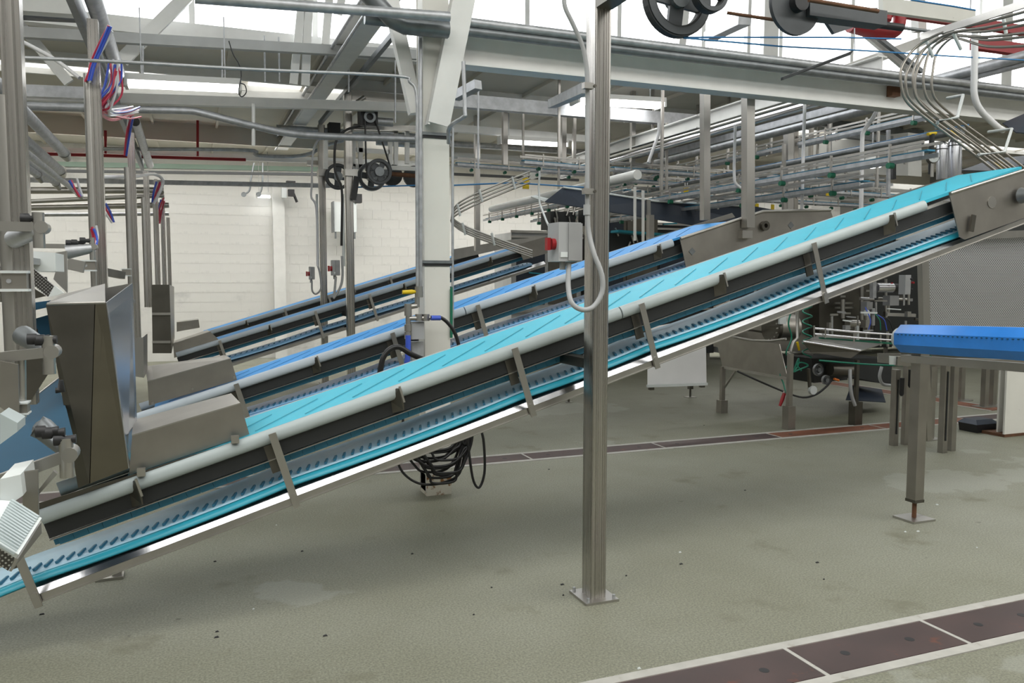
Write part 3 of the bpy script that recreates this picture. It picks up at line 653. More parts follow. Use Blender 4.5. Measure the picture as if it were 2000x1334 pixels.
# head of the nearest conveyor
t = c1.t
yh = c1.Yn - .045
hp = sheet('head_plate', [at(1854, 377, yh), at(1874, 462, yh), at(1885, 468, yh), at(2030, 414, yh), at(2030, 322, yh)], .006, 'steel_warm', t, (0, 1, 0))
MB().tube([at(1856, 378, yh), at(2030, 323, yh)], .012, 8).build('plate_rim', 'steel', hp)
MB().bar(at(1902, 420, yh - .02), at(1897, 452, yh - .02), .035, .012, (0, 1, 0)).build('slot_bracket', 'steel_dark', hp)
c = at(1995, 382, yh - .02); MB().tube([c, c + V((0, -.05, 0))], [.055, .04], 16).build('bearing', 'galv_dark', hp)
c = at(1938, 395, yh - .004); MB().tube([c, c + V((0, .003, 0))], .04, 14).build('weld_mark', 'steel', hp)
yf = c1.Yn + .54
hp = sheet('head_plate', [at(1735, 384, yf), at(1739, 398, yf), at(1886, 364, yf), at(1881, 339, yf)], .006, 'steel_warm', t, (0, 1, 0))
# head of the second conveyor
t = c2.t; yh = c2.Yn - .05
hp = sheet('head_plate', [at(1328, 466, yh), at(1340, 522, yh), at(1500, 471, yh), at(1632, 440, yh), at(1622, 410, yh), at(1490, 413, yh)], .006, 'steel_warm', t, (0, 1, 0))
MB().tube([at(1329, 466, yh), at(1490, 413, yh), at(1622, 410, yh)], .014, 8).build('plate_rim', 'steel', hp)
for x, y in ((1352, 491), (1545, 440)):
    c = at(x, y, yh - .004); MB().tube([c, c + V((0, .003, 0))], .035, 4).build('patch', 'galv_dark', hp)
c = at(1494, 441, yh - .02); MB().ring(c, (0, 1, 0), .045, .02, .03, 18).build('bearing', 'steel_dark', hp)
MB().cbox(tuple(at(1456, 458, yh - .03)), (.11, .06, .07)).build('support_foot', 'steel', hp)
hp = sheet('head_plate', [at(1262, 468, c2.Yn + .53), at(1275, 470, c2.Yn + .53), at(1436, 424, c2.Yn + .53), at(1430, 416, c2.Yn + .53)], .006, 'steel', t, (0, 1, 0))
for x, ya, yb, w_, lab in ((1377, 170, 430, .07, 'slim stainless upright left of the pair holding the second conveyor head'), (1461, 185, 445, .085, 'thicker stainless upright standing on the second conveyor head')):
    a, b = at(x, ya, c2.Yn + (.3 if x < 1400 else -.1)), at(x, yb, c2.Yn + (.3 if x < 1400 else -.1))
    beam('hanger_post', a, b, w_, w_, 'steel', lab, 'post', up=(0, 1, 0))
# heads of the two far conveyors
sheet('head_plate', [at(1010, 478, 11.1), at(1022, 508, 11.1), at(1085, 490, 11.1), at(1075, 460, 11.1)], .006, 'steel_warm', c3.t, (0, 1, 0))
hp = sheet('head_plate', [at(885, 487, 13.3), at(885, 508, 13.3), at(1000, 482, 13.3), at(1060, 466, 13.3), at(1060, 462, 13.3), at(985, 470, 13.3)], .006, 'steel', c4.t, (0, 1, 0))
# infeed covers
def cover(c, t, quad_front, quad_top, w0, mt='steel_warm'):
    Yf = c.Yn + w0
    pts = [at(x, y, Yf) for x, y in quad_front]; tp = [at(x, y, Yf) for x, y in quad_top[:2]] + [at(x, y, Yf + .45) for x, y in quad_top[2:]]
    g = sheet('infeed_cover', pts, .006, mt, t, (0, 1, 0))
    sheet('cover_top', tp, .006, 'steel', g); return g
g = cover(c1, c1.t, [(252, 928), (487, 848), (470, 789), (258, 852)], [(258, 852), (470, 789), (452, 770), (262, 822)], .03)
sheet('side_skirt', [at(74, 1006, c1.Yn - .006), at(537, 846, c1.Yn - .006), at(532, 838, c1.Yn - .006), at(250, 930, c1.Yn - .006), at(155, 958, c1.Yn - .006), at(72, 984, c1.Yn - .006)], .005, 'steel_dark', c1.t, (0, 1, 0))
for x, y in ((276, 922), (459, 858)):
    q = at(x, y, c1.Yn - .03); MB().cbox(tuple(q), (.035, .03, .035)).build('hinge', 'steel', g)
g = cover(c2, c2.t, [(291, 792), (463, 742), (451, 701), (288, 746)], [(288, 746), (451, 701), (440, 695), (284, 717)], .02)
for x, y in ((298, 787), (376, 759), (457, 737)):
    q = at(x, y, c2.Yn); MB().cyl(q, q - V((0, .03, 0)), .008, 8).build('bolt', 'steel', g)
g = cover(c3, c3.t, [(340, 699), (436, 672), (411, 648), (338, 672)], [(338, 672), (411, 648), (405, 645), (336, 668)], .0)
g = cover(c4, c4.t, [(345, 648), (390, 640), (388, 625), (345, 630)], [(345, 630), (388, 625), (386, 623), (345, 628)], .0)
# tall feed chute standing over the infeed of the nearest conveyor
ya, yb = 3.98, 4.42
t = thing('feed_chute', 'tall dark stainless feed chute narrowing down onto the nearest conveyor', 'chute', tuple(at(200, 930, 4.2)))
F = [at(92, 594, ya), at(206, 591, ya), at(250, 915, ya), at(155, 952, ya)]
Bk = [at(118, 579, yb), at(257, 553, yb), at(266, 838, yb), at(172, 880, yb)]
K0, K1 = at(186, 591.6, ya - .0), at(176, 944, ya - .03)
sheet('front_panel', [F[0], F[3], K1, K0], .005, 'steel_dark', t); sheet('front_panel', [K0, K1, F[2], F[1]], .005, 'steel_brown_lit', t)
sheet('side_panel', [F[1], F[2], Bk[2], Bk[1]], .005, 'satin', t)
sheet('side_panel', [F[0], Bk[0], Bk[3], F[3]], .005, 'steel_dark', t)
sheet('back_panel', [Bk[0], Bk[1], Bk[2], Bk[3]], .005, 'steel', t)
sheet('top_lip', [F[0], F[1], at(205, 556, ya + .3), at(118, 578, ya + .3)], .005, 'steel_warm', t)
MB().tube([F[0], F[1]], .008, 8).build('rim', 'steel', t)
# second chute behind, and the far chutes
t = thing('feed_chute', 'stainless feed chute at the foot of the second conveyor, half hidden by the tall one', 'chute', tuple(at(270, 735, 6.4)))
sheet('front_panel', [at(256, 660, 6.15), at(280, 659, 6.15), at(281, 738, 6.15), at(262, 735, 6.15), at(253, 730, 6.15)], .005, 'steel', t, (0, 1, 0))
sheet('side_panel', [at(280, 659, 6.15), at(288, 652, 6.6), at(288, 725, 6.6), at(281, 738, 6.15)], .005, 'steel_dark', t)
t = thing('feed_chute', 'dark stainless box chute with two seams against the block wall', 'chute', tuple(at(315, 690, 11)))
sheet('front_panel', [at(296, 556, 10.9), at(331, 556, 10.9), at(335, 690, 10.9), at(298, 690, 10.9)], .006, 'steel_dark', t, (0, 1, 0))
sheet('side_panel', [at(331, 556, 10.9), at(340, 560, 11.5), at(341, 660, 11.5), at(335, 690, 10.9)], .006, 'steel_warm', t)
for y in (613, 668): MB().bar(at(297, y, 10.88), at(333, y, 10.88), .02, .03).build('seam', 'steel', t)
# ================================================================ machine row on the left: uprights, overhead pipe, tubing
RX = -.58
def lpost(x, ytop, ybot, Yp, wx, wy, label, extra=True):
    a, b = at(x, ytop, Yp), at(x, ybot, Yp)
    t = thing('machine_upright', label, 'post', tuple(b), 'stainless uprights of the left machine row')
    MB().bar((a.x, Yp, b.z), (a.x, Yp, a.z), wx, wy, (0, 1, 0)).build('channel', 'steel_post', t)
    if extra: MB().cyl((a.x - wx * .62, Yp - wy * .2, b.z), (a.x - wx * .62, Yp - wy * .2, a.z - .35), wx * .42, 14).build('tube_sleeve', 'steel', t)
    return t
lpost(20, -10, 790, 3.35, .062, .07, 'foreground stainless upright cut by the left picture edge')
lpost(181, 40, 600, 6.1, .065, .08, 'second stainless upright with red, white and blue tubing at its head')
lpost(255, 260, 662, 9.3, .07, .08, 'third stainless upright right behind the polished chute')
lpost(285, 335, 600, 12.2, .07, .08, 'fourth, slimmer stainless upright of the left row')
lpost(304, 350, 560, 13.6, .05, .06, 'fifth stainless upright of the left row, thin')
lpost(318, 380, 560, 14.6, .045, .05, 'sixth stainless upright of the left row, very thin')
lpost(328, 425, 560, 15.6, .06, .06, 'last brownish upright of the left row against the block wall', False)
zq = atx(256, 215, RX).z
pipe('overhead_pipe', [(RX, 3.2, zq), (RX, atx(234, 122, RX).y, zq)], .062, 'galv', 'near length of blue-grey overhead pipe above the left machine row')
pipe('overhead_pipe', [(RX, atx(263, 214, RX).y, zq), (RX, 15.5, zq)], .062, 'galv', 'far length of overhead pipe with an open black end above the left machine row')
q = V((RX, atx(263, 214, RX).y - .004, zq)); tag(MB().tube([q, q + V((0, .003, 0))], .056, 14).build('pipe_mouth', 'black'), 'black open mouth of the far overhead pipe', 'pipe')
beam('overhead_rail', (RX - .12, 3.2, zq - .02), (RX - .12, 15.5, zq - .02), .05, .15, 'galv_dark', 'dark flat rail running beside the overhead pipe at left')
# bundles of pneumatic tubing
def bundle(pts, n, spread, r, label, seed):
    rr = random.Random(seed); t = thing('tube_bundle', label, 'tubing', tuple(pts[0]), 'pneumatic tube bundles of the left machine row')
    for k in range(n):
        o = V((rr.uniform(-1, 1), rr.uniform(-1, 1), rr.uniform(-1, 1))) * spread
        q = [p + o * (1 + .8 * math.sin(i * 1.3 + k)) for i, p in enumerate(pts)]
        MB().tube(curve(q, 5), r, 6).build('tube', ('red_tube', 'blue_tube', 'white_tube')[k % 3], t)
bundle([at(216, 52, 5.9), at(200, 90, 5.95), at(183, 125, 6.0), at(173, 158, 6.03)], 5, .016, .008, 'red, white and blue tubes entering the sleeve of the second upright', 1)
bundle([at(226, 128, 6.3), at(220, 165, 6.3), at(200, 195, 6.3), at(196, 212, 6.4), at(215, 222, 7.0), at(242, 222, 7.8), at(262, 214, 8.3)], 18, .032, .0075, 'thick drooping bundle of coloured tubes between the two overhead pipes', 2)
bundle([at(258, 224, 8.6), at(252, 255, 8.8), at(246, 302, 9.0)], 4, .018, .010, 'coloured tubes entering the sleeve of the third upright', 3)
bundle([at(142, 352, 8.0), at(150, 365, 8.0), at(160, 384, 8.0)], 3, .02, .012, 'short coloured tubes left of the second upright', 4)
bundle([at(200, 402, 9.5), at(210, 420, 9.5), at(220, 436, 9.5)], 3, .02, .012, 'short coloured tubes between the second and third uprights', 5)
bundle([at(310, 358, 12.4), at(304, 378, 12.4), at(299, 397, 12.4)], 4, .03, .014, 'coloured tubes looping to the fourth upright', 6)
bundle([at(322, 388, 14), at(316, 410, 14), at(312, 435, 14)], 4, .04, .014, 'coloured tubes at the last thin uprights', 7)
bundle([at(180, 443, 5.8), at(187, 462, 5.8), at(186, 480, 5.75), at(181, 492, 5.75)], 4, .014, .008, 'short curl of coloured tubes on the second upright at arm height', 8)
pipe('cable', curve([at(195, 346, 9), at(260, 345, 10), at(300, 340, 12), at(318, 352, 12.3), at(312, 375, 12.3), at(300, 398, 12.3)], 5), .02, 'white_tube', 'white cable looping over the left machine uprights', 'cable')
# slanting far-left feeder pipes
for k, (x, y, Z, ya, yb, r) in enumerate(((95, 268, 3.0, 6.5, 9.9, .05), (75, 298, 3.0, 5.5, 11.5, .06), (105, 355, 2.75, 6.5, 10.6, .035), (130, 360, 2.7, 6.5, 11.2, .03), (40, 208, 3.2, 4.5, 6.0, .05), (85, 350, 2.7, 5.5, 9.4, .035))):
    q = atz(x, y, Z); pipe('feeder_pipe', [(q.x, ya, Z), (q.x, yb, Z)], r, 'galv', ('upper short slanting feeder pipe ending in a nozzle at far left', 'long fat slanting feeder pipe at far left', 'slim slanting feeder arm, middle of the far-left fan', 'slim slanting feeder arm, right of the far-left fan', 'feeder pipe stub beside the first upright at far left', 'slim slanting feeder arm, left of the far-left fan')[k])
    e = V((q.x, yb, Z)); tag(MB().tube([e, e + V((.02, .10, -.05))], [r * 1.3, r * .7], 10).build('nozzle', 'steel'), 'steel nozzle on the end of ' + ('the upper feeder pipe', 'the long fat feeder pipe', 'the middle slim feeder arm', 'the right slim feeder arm', 'the feeder pipe stub', 'the left slim feeder arm')[k] + ' at far left', 'nozzle')
# clamps / arms on the first uprights
def arm(pa, pb, Y, r, label, knob=None):
    a, b = at(*pa, Y), at(*pb, Y); t = thing('clamp_bracket', label, 'arm', tuple(b))
    MB().bar(a, b, r * 1.6, r * 2).build('bar', 'steel', t)
    MB().tube([b + V((0, -.02, 0)), b + V((0, .05, 0))], r * 1.35, 14).build('clamp', 'steel', t)
    MB().cyl(b + V((-.01, 0, -.07)), b + V((-.01, 0, .05)), r * 1.2, 10).build('pin', 'steel', t)
    if knob:
        for kx, ky in knob:
            q = at(kx, ky, Y); k_ = MB().tube([q + V((-.03, 0, 0)), q + V((-.005, 0, 0)), q + V((0, 0, 0)), q + V((.03, 0, 0))], [.018, .018, .010, .014], 10).build('knob', 'black', t)
    return t
arm((-20, 441), (82, 444), 3.2, .016, 'stainless clamp arm with black knob at left edge', [(60, 427)])
tag(MB().tube([at(27, 467, 3.3), at(45, 461, 3.25), at(74, 453, 3.2)], [.032, .028, .020], 16).build('swivel_tube', 'galv'), 'fat swivel tube on the first upright under the clamp arm', 'bracket')
arm((64, 480), (184, 482), 5.0, .012, 'thin clamp arm with three small black knobs beside the second upright', [(141, 475), (152, 474), (168, 470)])
tag(MB().tube([at(130, 492, 5.0), at(180, 485, 5.0)], [.04, .025], 14).build('swivel_tube', 'galv'), 'swivel tube under the thin clamp arm', 'bracket')
arm((-20, 700), (102, 687), 2.9, .016, 'lower stainless clamp arm pointing at the tall chute', [(75, 662), (90, 664)])
arm((-20, 945), (137, 887), 2.75, .017, 'bottom clamp arm with knobs next to the tall chute', [(92, 842), (105, 845), (127, 858)])
tag(MB().tube([at(72, 832, 3.0), at(85, 838, 3.0), at(135, 882, 2.8)], [.036, .036, .026], 14).build('swivel_tube', 'galv_dark'), 'dark swivel tube below the blue trough', 'bracket')
tag(MB().tube([at(45, 655, 3.1), at(100, 688, 2.95)], [.034, .024], 14).build('swivel_tube', 'galv_dark'), 'dark swivel tube above the lower clamp arm', 'bracket')
def clampbox(x, y, Y, s, label):
    c = at(x, y, Y); t = thing('tube_clamp', label, 'clamp', tuple(c))
    MB().cbox(tuple(c), (s * 1.0, .05, s * .75)).build('body', 'steel_warm', t)
    for dz in (-.42, .42): MB().cbox((c.x, c.y - .005, c.z + s * dz), (s * 1.15, .06, s * .12)).build('jaw', 'plastic_white', t)
    MB().cyl(c - V((s * .2, .03, 0)), c - V((s * .2, .02, 0)), .008, 8).build('bolt', 'galv', t)
clampbox(30, 549, 3.28, .075, 'square clamp with white jaws on the first upright')
clampbox(174, 519, 5.95, .075, 'square clamp with white jaws on the second upright')
clampbox(247, 532, 9.1, .08, 'small square clamp with white jaws on the third upright')
clampbox(42, 796, 2.9, .04, 'little white-jawed clamp at the foot of the first rod')
pipe('rod', [at(40, 690, 2.92), at(41, 815, 2.92)], .016, 'steel', 'short vertical steel rod under the lower clamp arm', 'rod')
beam('cross_bar', at(132, 591, 5.2), at(262, 588, 5.6), .02, .02, 'steel', 'slim horizontal bar above the tall chute')
beam('cross_bar', at(132, 515, 5.7), at(165, 522, 5.7), .05, .07, 'steel', 'stubby bracket bar left of the second upright clamp')
beam('cross_bar', at(200, 530, 8.6), at(240, 538, 8.8), .06, .07, 'steel', 'stubby bracket bar left of the third upright clamp')
# plates, white blocks, perforated guides
def block(name, front, Y, depth, mt, label, cat):
    return tag(MB().slab([at(x, y, Y) for x, y in front], depth, (0, 1, 0)).build(name, mt), label, cat)
block('plastic_block', [(34, 488), (108, 494), (109, 530), (62, 530), (60, 503), (34, 500)], 3.9, .25, 'plastic_white', 'white plastic block above the perforated slide', 'block')
block('slide_guide', [(34, 502), (62, 503), (62, 516), (34, 513)], 3.7, .2, 'machine_grey', 'grey bar under the white plastic block', 'guide')
block('perforated_slide', [(42, 516), (60, 520), (106, 560), (94, 580), (50, 545)], 3.75, .02, 'dimple', 'dark perforated slide plate sloping to the tall chute', 'plate')
block('slide_rail', [(94, 580), (106, 558), (124, 572), (112, 577)], 3.72, .03, 'plastic_white', 'pale slide rail at the end of the perforated plate', 'rail')
block('bracket_plate', [(106, 494), (130, 490), (131, 572), (104, 545), (112, 520)], 4.6, .03, 'steel', 'upright stainless bracket plate behind the white block', 'plate')
block('guard_plate', [(0, 520), (36, 545), (90, 578), (40, 590), (0, 590)], 4.1, .02, 'steel_dark', 'dark slanted panel behind the first upright', 'panel')
block('side_plate', [(0, 705), (35, 712), (38, 822), (0, 795)], 2.85, .012, 'steel_warm', 'stainless side plate at the left edge', 'plate')
block('ribbed_pad', [(0, 808), (34, 826), (34, 843), (0, 868)], 2.6, .12, 'rail_plastic', 'pale ribbed pad at the left edge', 'pad')
block('plastic_block', [(0, 936), (40, 927), (45, 968), (0, 998)], 2.5, .2, 'plastic_white', 'white plastic block low at the left edge', 'block')
block('bracket_plate', [(44, 922), (74, 918), (76, 1022), (44, 985)], 2.55, .01, 'steel_warm', 'stainless bracket plate beside the low white block', 'plate')
block('bracket_strut', [(74, 958), (74, 968), (112, 926), (104, 920)], 2.6, .02, 'steel', 'slanted strut on the low bracket plate', 'bracket')
# corrugated discharge pad at lower left
t = thing('discharge_pad', 'silver ribbed discharge pad at the lower left edge', 'pad', tuple(at(30, 1030, 2.3)))
P4 = [at(-20, 982, 2.5), at(24, 985, 2.5), at(76, 1018, 2.42), at(30, 1090, 2.25), at(-20, 1060, 2.25)]
sheet('ribbed_top', P4[::-1], .012, 'plastic_white', t)
e0, e1, e2, e3 = P4[1], P4[2], P4[3], P4[0]
for k in range(16):
    u = k / 15; a = P4[0] * (1 - u) + P4[4] * u if k < 0 else P4[1] * (1 - u) + P4[4] * u; b = P4[2] * (1 - u) + P4[3] * u
    MB().bar(a + V((0, -.004, .012)), b + V((0, -.004, .012)), .006, .006).build('rib', 'rail_plastic', t)
sheet('edge', [P4[2], P4[3], P4[3] + V((-.015, 0, -.03)), P4[2] + V((0, 0, -.03))], .006, 'steel', t)
block('perforated_skirt', [(0, 1068), (28, 1090), (16, 1115), (0, 1105)], 2.3, .01, 'dimple', 'dark perforated skirt under the ribbed discharge pad', 'plate')
# blue troughs
t = thing('infeed_trough', 'wide dark blue infeed trough curving in from the left edge', 'trough', tuple(at(60, 830, 4.0)))
rows = [[at(-40, 950, 3.6), at(60, 905, 3.6), at(150, 880, 3.6)], [at(-40, 880, 3.9), at(60, 845, 3.9), at(130, 800, 3.9)], [at(-40, 850, 4.2), at(70, 800, 4.2), at(118, 765, 4.2)], [at(-40, 840, 4.5), at(75, 770, 4.5), at(116, 738, 4.5)]]
mb = MB(); vs = [p for r_ in rows for p in r_]; mb.add(vs, [(i * 3 + j, i * 3 + j + 1, i * 3 + j + 4, i * 3 + j + 3) for i in range(3) for j in range(2)], True); mb.build('trough_sheet', 'trough_blue', t)
MB().tube([rows[3][0], rows[3][1], rows[3][2]], .008, 6).build('trough_rim', 'steel', t)
block('infeed_trough', [(36, 595), (92, 588), (92, 600), (36, 612)], 4.3, .4, 'trough_blue', 'upper thin blue trough edge left of the tall chute', 'trough')
block('infeed_trough', [(36, 632), (94, 615), (98, 660), (36, 668)], 4.35, .4, 'trough_blue', 'blue trough side between the first upright and the tall chute', 'trough')
block('bracket_plate', [(46, 700), (95, 690), (100, 720), (55, 790), (46, 775)], 3.3, .02, 'steel_dark', 'dark folded bracket between the lower clamp arm and the blue trough', 'plate')
# small valves in the blue area
for k, (x, y) in enumerate(((120, 762), (88, 560), (70, 660))):
    c = at(x, y, 3.6 + .2 * k); tag(MB().tube([c - V((.02, 0, 0)), c, c + V((0, 0, .04))], [.012, .016, .008], 8).build('valve', 'black'), ('small black valve knob in front of the blue trough', 'small black valve knob on the slide plate', 'small black valve knob on the swivel tube')[k], 'knob')
# ================================================================ right side: blue roller conveyor, guard panel, packing machine
ra, rb = at(1768, 661, 4.2), at(2030, 673, 3.18)
t = thing('roller_conveyor', 'bright blue belted roller conveyor end at the right edge', 'conveyor', tuple(at(1787, 1012, 4.13)))
rd = (rb - ra).normalized(); oct_ = [(.103 * math.cos(math.radians(22.5 + 45 * k)), .103 * math.sin(math.radians(22.5 + 45 * k))) for k in range(8)]
MB().profile(ra, rb, oct_).build('belt', 'roller_blue', t)
MB().cyl(ra - rd * .05, ra, .075, 18).build('end_cap', 'plastic_white', t)
MB().cyl(ra - rd * .09, ra - rd * .05, .03, 12).build('axle', 'galv', t)
f0 = None; RN = V((rd.y, -rd.x, 0)).normalized(); RN = RN if RN.dot(EYE - ra) > 0 else -RN
for k in range(40):
    u = .04 + k * .036
    q = ra + rd * u + RN * .0955 + V((0, 0, .030))
    if f0 is None: f0 = MB().cbox(tuple(q), (.014, .010, .005)).build('belt_dot', 'trough_blue', t); off = wloc(f0) - q
    else: share('belt_dot', f0, t, q + off)
lg = at(1795, 692, 4.13); lb = atz(1785, 1014, 0)
MB().bar((lb.x, lb.y, .14), (lb.x, lb.y, lg.z + .02), .078, .078, (0, 1, 0)).build('leg', 'steel_warm', t)
MB().bar((lb.x, lb.y, .125), (lb.x, lb.y, .145), .085, .085, (0, 1, 0)).build('leg_cap', 'steel_dark', t)
MB().cyl((lb.x, lb.y, .01), (lb.x, lb.y, .13), .015, 10).build('levelling_bolt', 'rust', t)
MB().box((lb.x - .10, lb.y - .09, 0), (lb.x + .10, lb.y + .09, .014)).build('foot_plate', 'steel', t)
MB().bar(ra + V((.02, .02, -.14)), rb + V((.02, .02, -.14)), .06, .05).build('frame', 'steel', t)
# guard panel with frame
t = thing('machine_guard', 'perforated stainless guard panel above the blue roller', 'panel', tuple(at(1830, 640, 4.95)))
sheet('perforated_sheet', [at(1813, 470, 4.95), at(1813, 640, 4.95), at(2040, 642, 4.95), at(2040, 450, 4.95)], .004, 'perforated', t, (0, 1, 0))
MB().bar(at(1802, 478, 4.95), at(1806, 640, 4.95), .075, .05, (0, 1, 0)).build('frame_post', 'steel', t)
MB().bar(at(1880, 462, 4.9), at(2040, 455, 4.9), .05, .06).build('frame_rail', 'steel', t)
MB().bar(at(1803, 640, 4.95), at(1812, 860, 4.95), .06, .05, (0, 1, 0)).build('frame_post', 'steel_warm', t)
sheet('backing', [at(1880, 470, 5.3), at(1880, 400, 5.3), at(2060, 380, 5.3), at(2060, 470, 5.3)], .004, 'dark_frame', t, (0, 1, 0))
# pairs of adjustable legs behind the roller
for k, (x, y, w_, top, lab) in enumerate(((1745, 870, .06, 722, 'left adjustable stainless leg behind the blue roller'), (1766, 868, .05, 715, 'second perforated stainless leg behind the blue roller'),
        (1814, 858, .07, 710, 'leg with small floor plate just right of the front roller leg'), (1840, 884, .06, 705, 'third stainless leg, with slotted front, under the blue roller'), (1857, 880, .06, 705, 'fourth stainless leg, darker, under the blue roller'))):
    b = atz(x, y, 0); tp = at(x, top, b.y).z
    g = thing('adjustable_support', lab, 'leg', tuple(b)); MB().bar((b.x, b.y, .0), (b.x, b.y, tp), w_, w_, (0, 1, 0)).build('tube', 'steel_warm', g)
    if k in (0, 3): MB().bar((b.x, b.y - w_ / 2 - .004, .12), (b.x, b.y - w_ / 2 - .004, tp - .1), .014, .006, (0, 1, 0)).build('slot', 'dark_frame', g)
    if k == 2: MB().box((b.x - .09, b.y - .08, 0), (b.x + .12, b.y + .08, .01)).build('foot_plate', 'steel', g)
beam('cross_beam', at(1750, 705, 5.9), at(2010, 712, 5.6), .05, .09, 'steel_warm', 'stainless cross beam under the blue roller', 'beam')
t = thing('mounting_plates', 'pale drilled plates with bolts hanging below the guide rails', 'bracket', tuple(at(1750, 705, 6.0)))
sheet('plate', [at(1738, 695, 5.9), at(1738, 712, 5.9), at(1772, 713, 5.9), at(1772, 697, 5.9)], .01, 'plastic_white', t, (0, 1, 0))
sheet('plate', [at(1715, 690, 6.1), at(1715, 708, 6.1), at(1760, 712, 6.1), at(1760, 690, 6.1)], .01, 'steel', t, (0, 1, 0))
for x, y in ((1752, 699), (1760, 702), (1765, 702), (1752, 708)):
    q = at(x, y, 5.89); MB().cyl(q, q - V((0, .01, 0)), .006, 6).build('bolt', 'black', t)
for k, (x, yt, lab) in enumerate(((1762, 738, 'left small black cylinder between the roller legs'), (1779, 722, 'right small dark cylinder between the roller legs'))):
    c = at(x, yt, 6.0); tag(MB().tube([c, c - V((0, 0, .16)), c - V((0, 0, .18))], [.022, .022, .012], 10).build('damper', 'black'), lab, 'cylinder')
pipe('hose', curve([at(1722, 716, 6.3), at(1718, 735, 6.3), at(1724, 750, 6.3), at(1740, 753, 6.3)], 5), .016, 'plastic_grey', 'short grey hose curling behind the roller legs', 'hose')
for k, (x, yb, yt) in enumerate(((1876, 782, 705), (1922, 795, 705), (1938, 792, 712), (1822, 775, 705))):
    b = atz(x, yb, 0); tp = at(x, yt, b.y).z
    g = thing('adjustable_support', ('far stainless leg with bright floor plate right of the roller legs', 'far left leg of the pair near the rusty column', 'far right leg of the pair near the rusty column', 'far leg behind the front roller leg')[k], 'leg', tuple(b))
    MB().bar((b.x, b.y, 0), (b.x, b.y, tp), .07, .07, (0, 1, 0)).build('tube', 'steel_warm', g); MB().box((b.x - .12, b.y - .1, 0), (b.x + .12, b.y + .1, .012)).build('foot_plate', 'steel', g)
# rusty white column and black box
b = atz(1982, 852, 0)
t = thing('steel_column', 'chipped white column foot with rust at the right edge', 'column', tuple(b))
MB().box((b.x - .16, b.y, .02), (b.x + .3, b.y + .02, 1.3)).build('flange', 'white_chip', t); MB().box((b.x + .06, b.y + .02, .02), (b.x + .08, b.y + .25, 1.3)).build('web', 'white_chip', t)
MB().box((b.x - .10, b.y + .12, .02), (b.x + .0, b.y + .14, 1.3)).build('stiffener', 'white_chip', t)
MB().box((b.x - .165, b.y - .006, 0), (b.x + .305, b.y + .26, .03)).build('rust_foot', 'rust', t)
b = atz(1908, 846, 0)
t = thing('bait_box', 'black plastic bait box on the floor beside the rusty white column', 'box', tuple(b))
MB().hexa([(b.x, b.y, 0), (b.x + .30, b.y, 0), (b.x + .30, b.y + .22, 0), (b.x, b.y + .22, 0), (b.x - .02, b.y - .01, .09), (b.x + .32, b.y - .01, .09), (b.x + .32, b.y + .22, .09), (b.x - .02, b.y + .22, .09)]).build('tray', 'black', t)
MB().hexa([(b.x - .025, b.y - .015, .092), (b.x + .325, b.y - .015, .092), (b.x + .325, b.y + .23, .092), (b.x - .025, b.y + .23, .092), (b.x + .03, b.y + .04, .135), (b.x + .27, b.y + .04, .135), (b.x + .27, b.y + .19, .135), (b.x + .03, b.y + .19, .135)]).build('lid', 'panel_navy', t)
# white polished catch pan hanging under the conveyors
t = thing('catch_pan', 'bright stainless catch pan hanging under the nearest conveyor right of the post', 'pan', tuple(at(1320, 755, 8.0)))
sheet('pan_sheet', [at(1265, 640, 8.0), at(1265, 754, 7.9), at(1380, 750, 7.9), at(1378, 620, 8.0)], .008, 'bright_sheet', t, (0, 1, 0))
MB().bar(at(1264, 754, 7.88), at(1381, 750, 7.88), .03, .03).build('folded_edge', 'plastic_white', t)
for x, y in ((1272, 758), (1371, 753)): MB().cbox(tuple(at(x, y, 7.95)), (.05, .05, .04)).build('clip', 'steel_dark', t)
b = atz(1348, 776, 0); g = thing('adjustable_support', 'short levelling foot below the bright catch pan', 'leg', tuple(b))
MB().cyl((b.x, b.y, 0), (b.x, b.y, .16), .014, 8).build('bolt', 'steel_dark', g); MB().bar((b.x, b.y, .12), (b.x, b.y, .55), .06, .06, (0, 1, 0)).build('tube', 'steel_dark', g); MB().box((b.x - .07, b.y - .06, 0), (b.x + .07, b.y + .06, .008)).build('foot_plate', 'steel', g)
for x, y, lab in ((1111, 786, 'small floor foot below the nearest conveyor left of the centre post'),):
    b = atz(x, y, 0); g = thing('adjustable_support', lab, 'leg', tuple(b)); MB().cyl((b.x, b.y, 0), (b.x, b.y, .5), .014, 8).build('bolt', 'steel_dark', g); MB().cyl((b.x, b.y, 0), (b.x, b.y, .01), .05, 12).build('foot_disc', 'steel', g)
# packing machine: tank cart seen from its side
TX = 6.19
t = thing('tank_cart', 'grey stainless tank cart on legs under the nearest conveyor', 'tank', tuple(atx(1475, 800, TX)))
sheet('side_panel', [atx(1396, 655, TX), atx(1411, 716, TX), atx(1538, 738, TX), atx(1522, 672, TX)], .008, 'steel_warm', t, (1, 0, 0))
MB().tube([atx(1414, 655, TX), atx(1470, 665, TX), atx(1505, 666, TX), atx(1535, 662, TX)], .014, 8).build('rim', 'steel', t)
MB().bar(atx(1411, 717, TX - .01), atx(1540, 740, TX - .01), .03, .03).build('bottom_rail', 'steel', t)
for (x, y) in ((1410, 806), (1540, 838)):
    b = atz(x, y, 0); tp = atx(x, 716 if x < 1500 else 690, b.x).z
    g = MB().bar((b.x, b.y, .15), (b.x, b.y, tp), .05, .05, (0, 1, 0)).build('leg', 'steel_warm', t); MB().box((b.x - .05, b.y - .05, 0), (b.x + .05, b.y + .05, .26 if x > 1500 else .16)).build('foot_cover', 'steel_warm', g)
b0, b1 = atz(1410, 806, .45), atz(1410, 806, 0)
MB().bar(atx(1412, 762, TX), atx(1438, 722, TX), .025, .012).build('brace', 'steel', t)
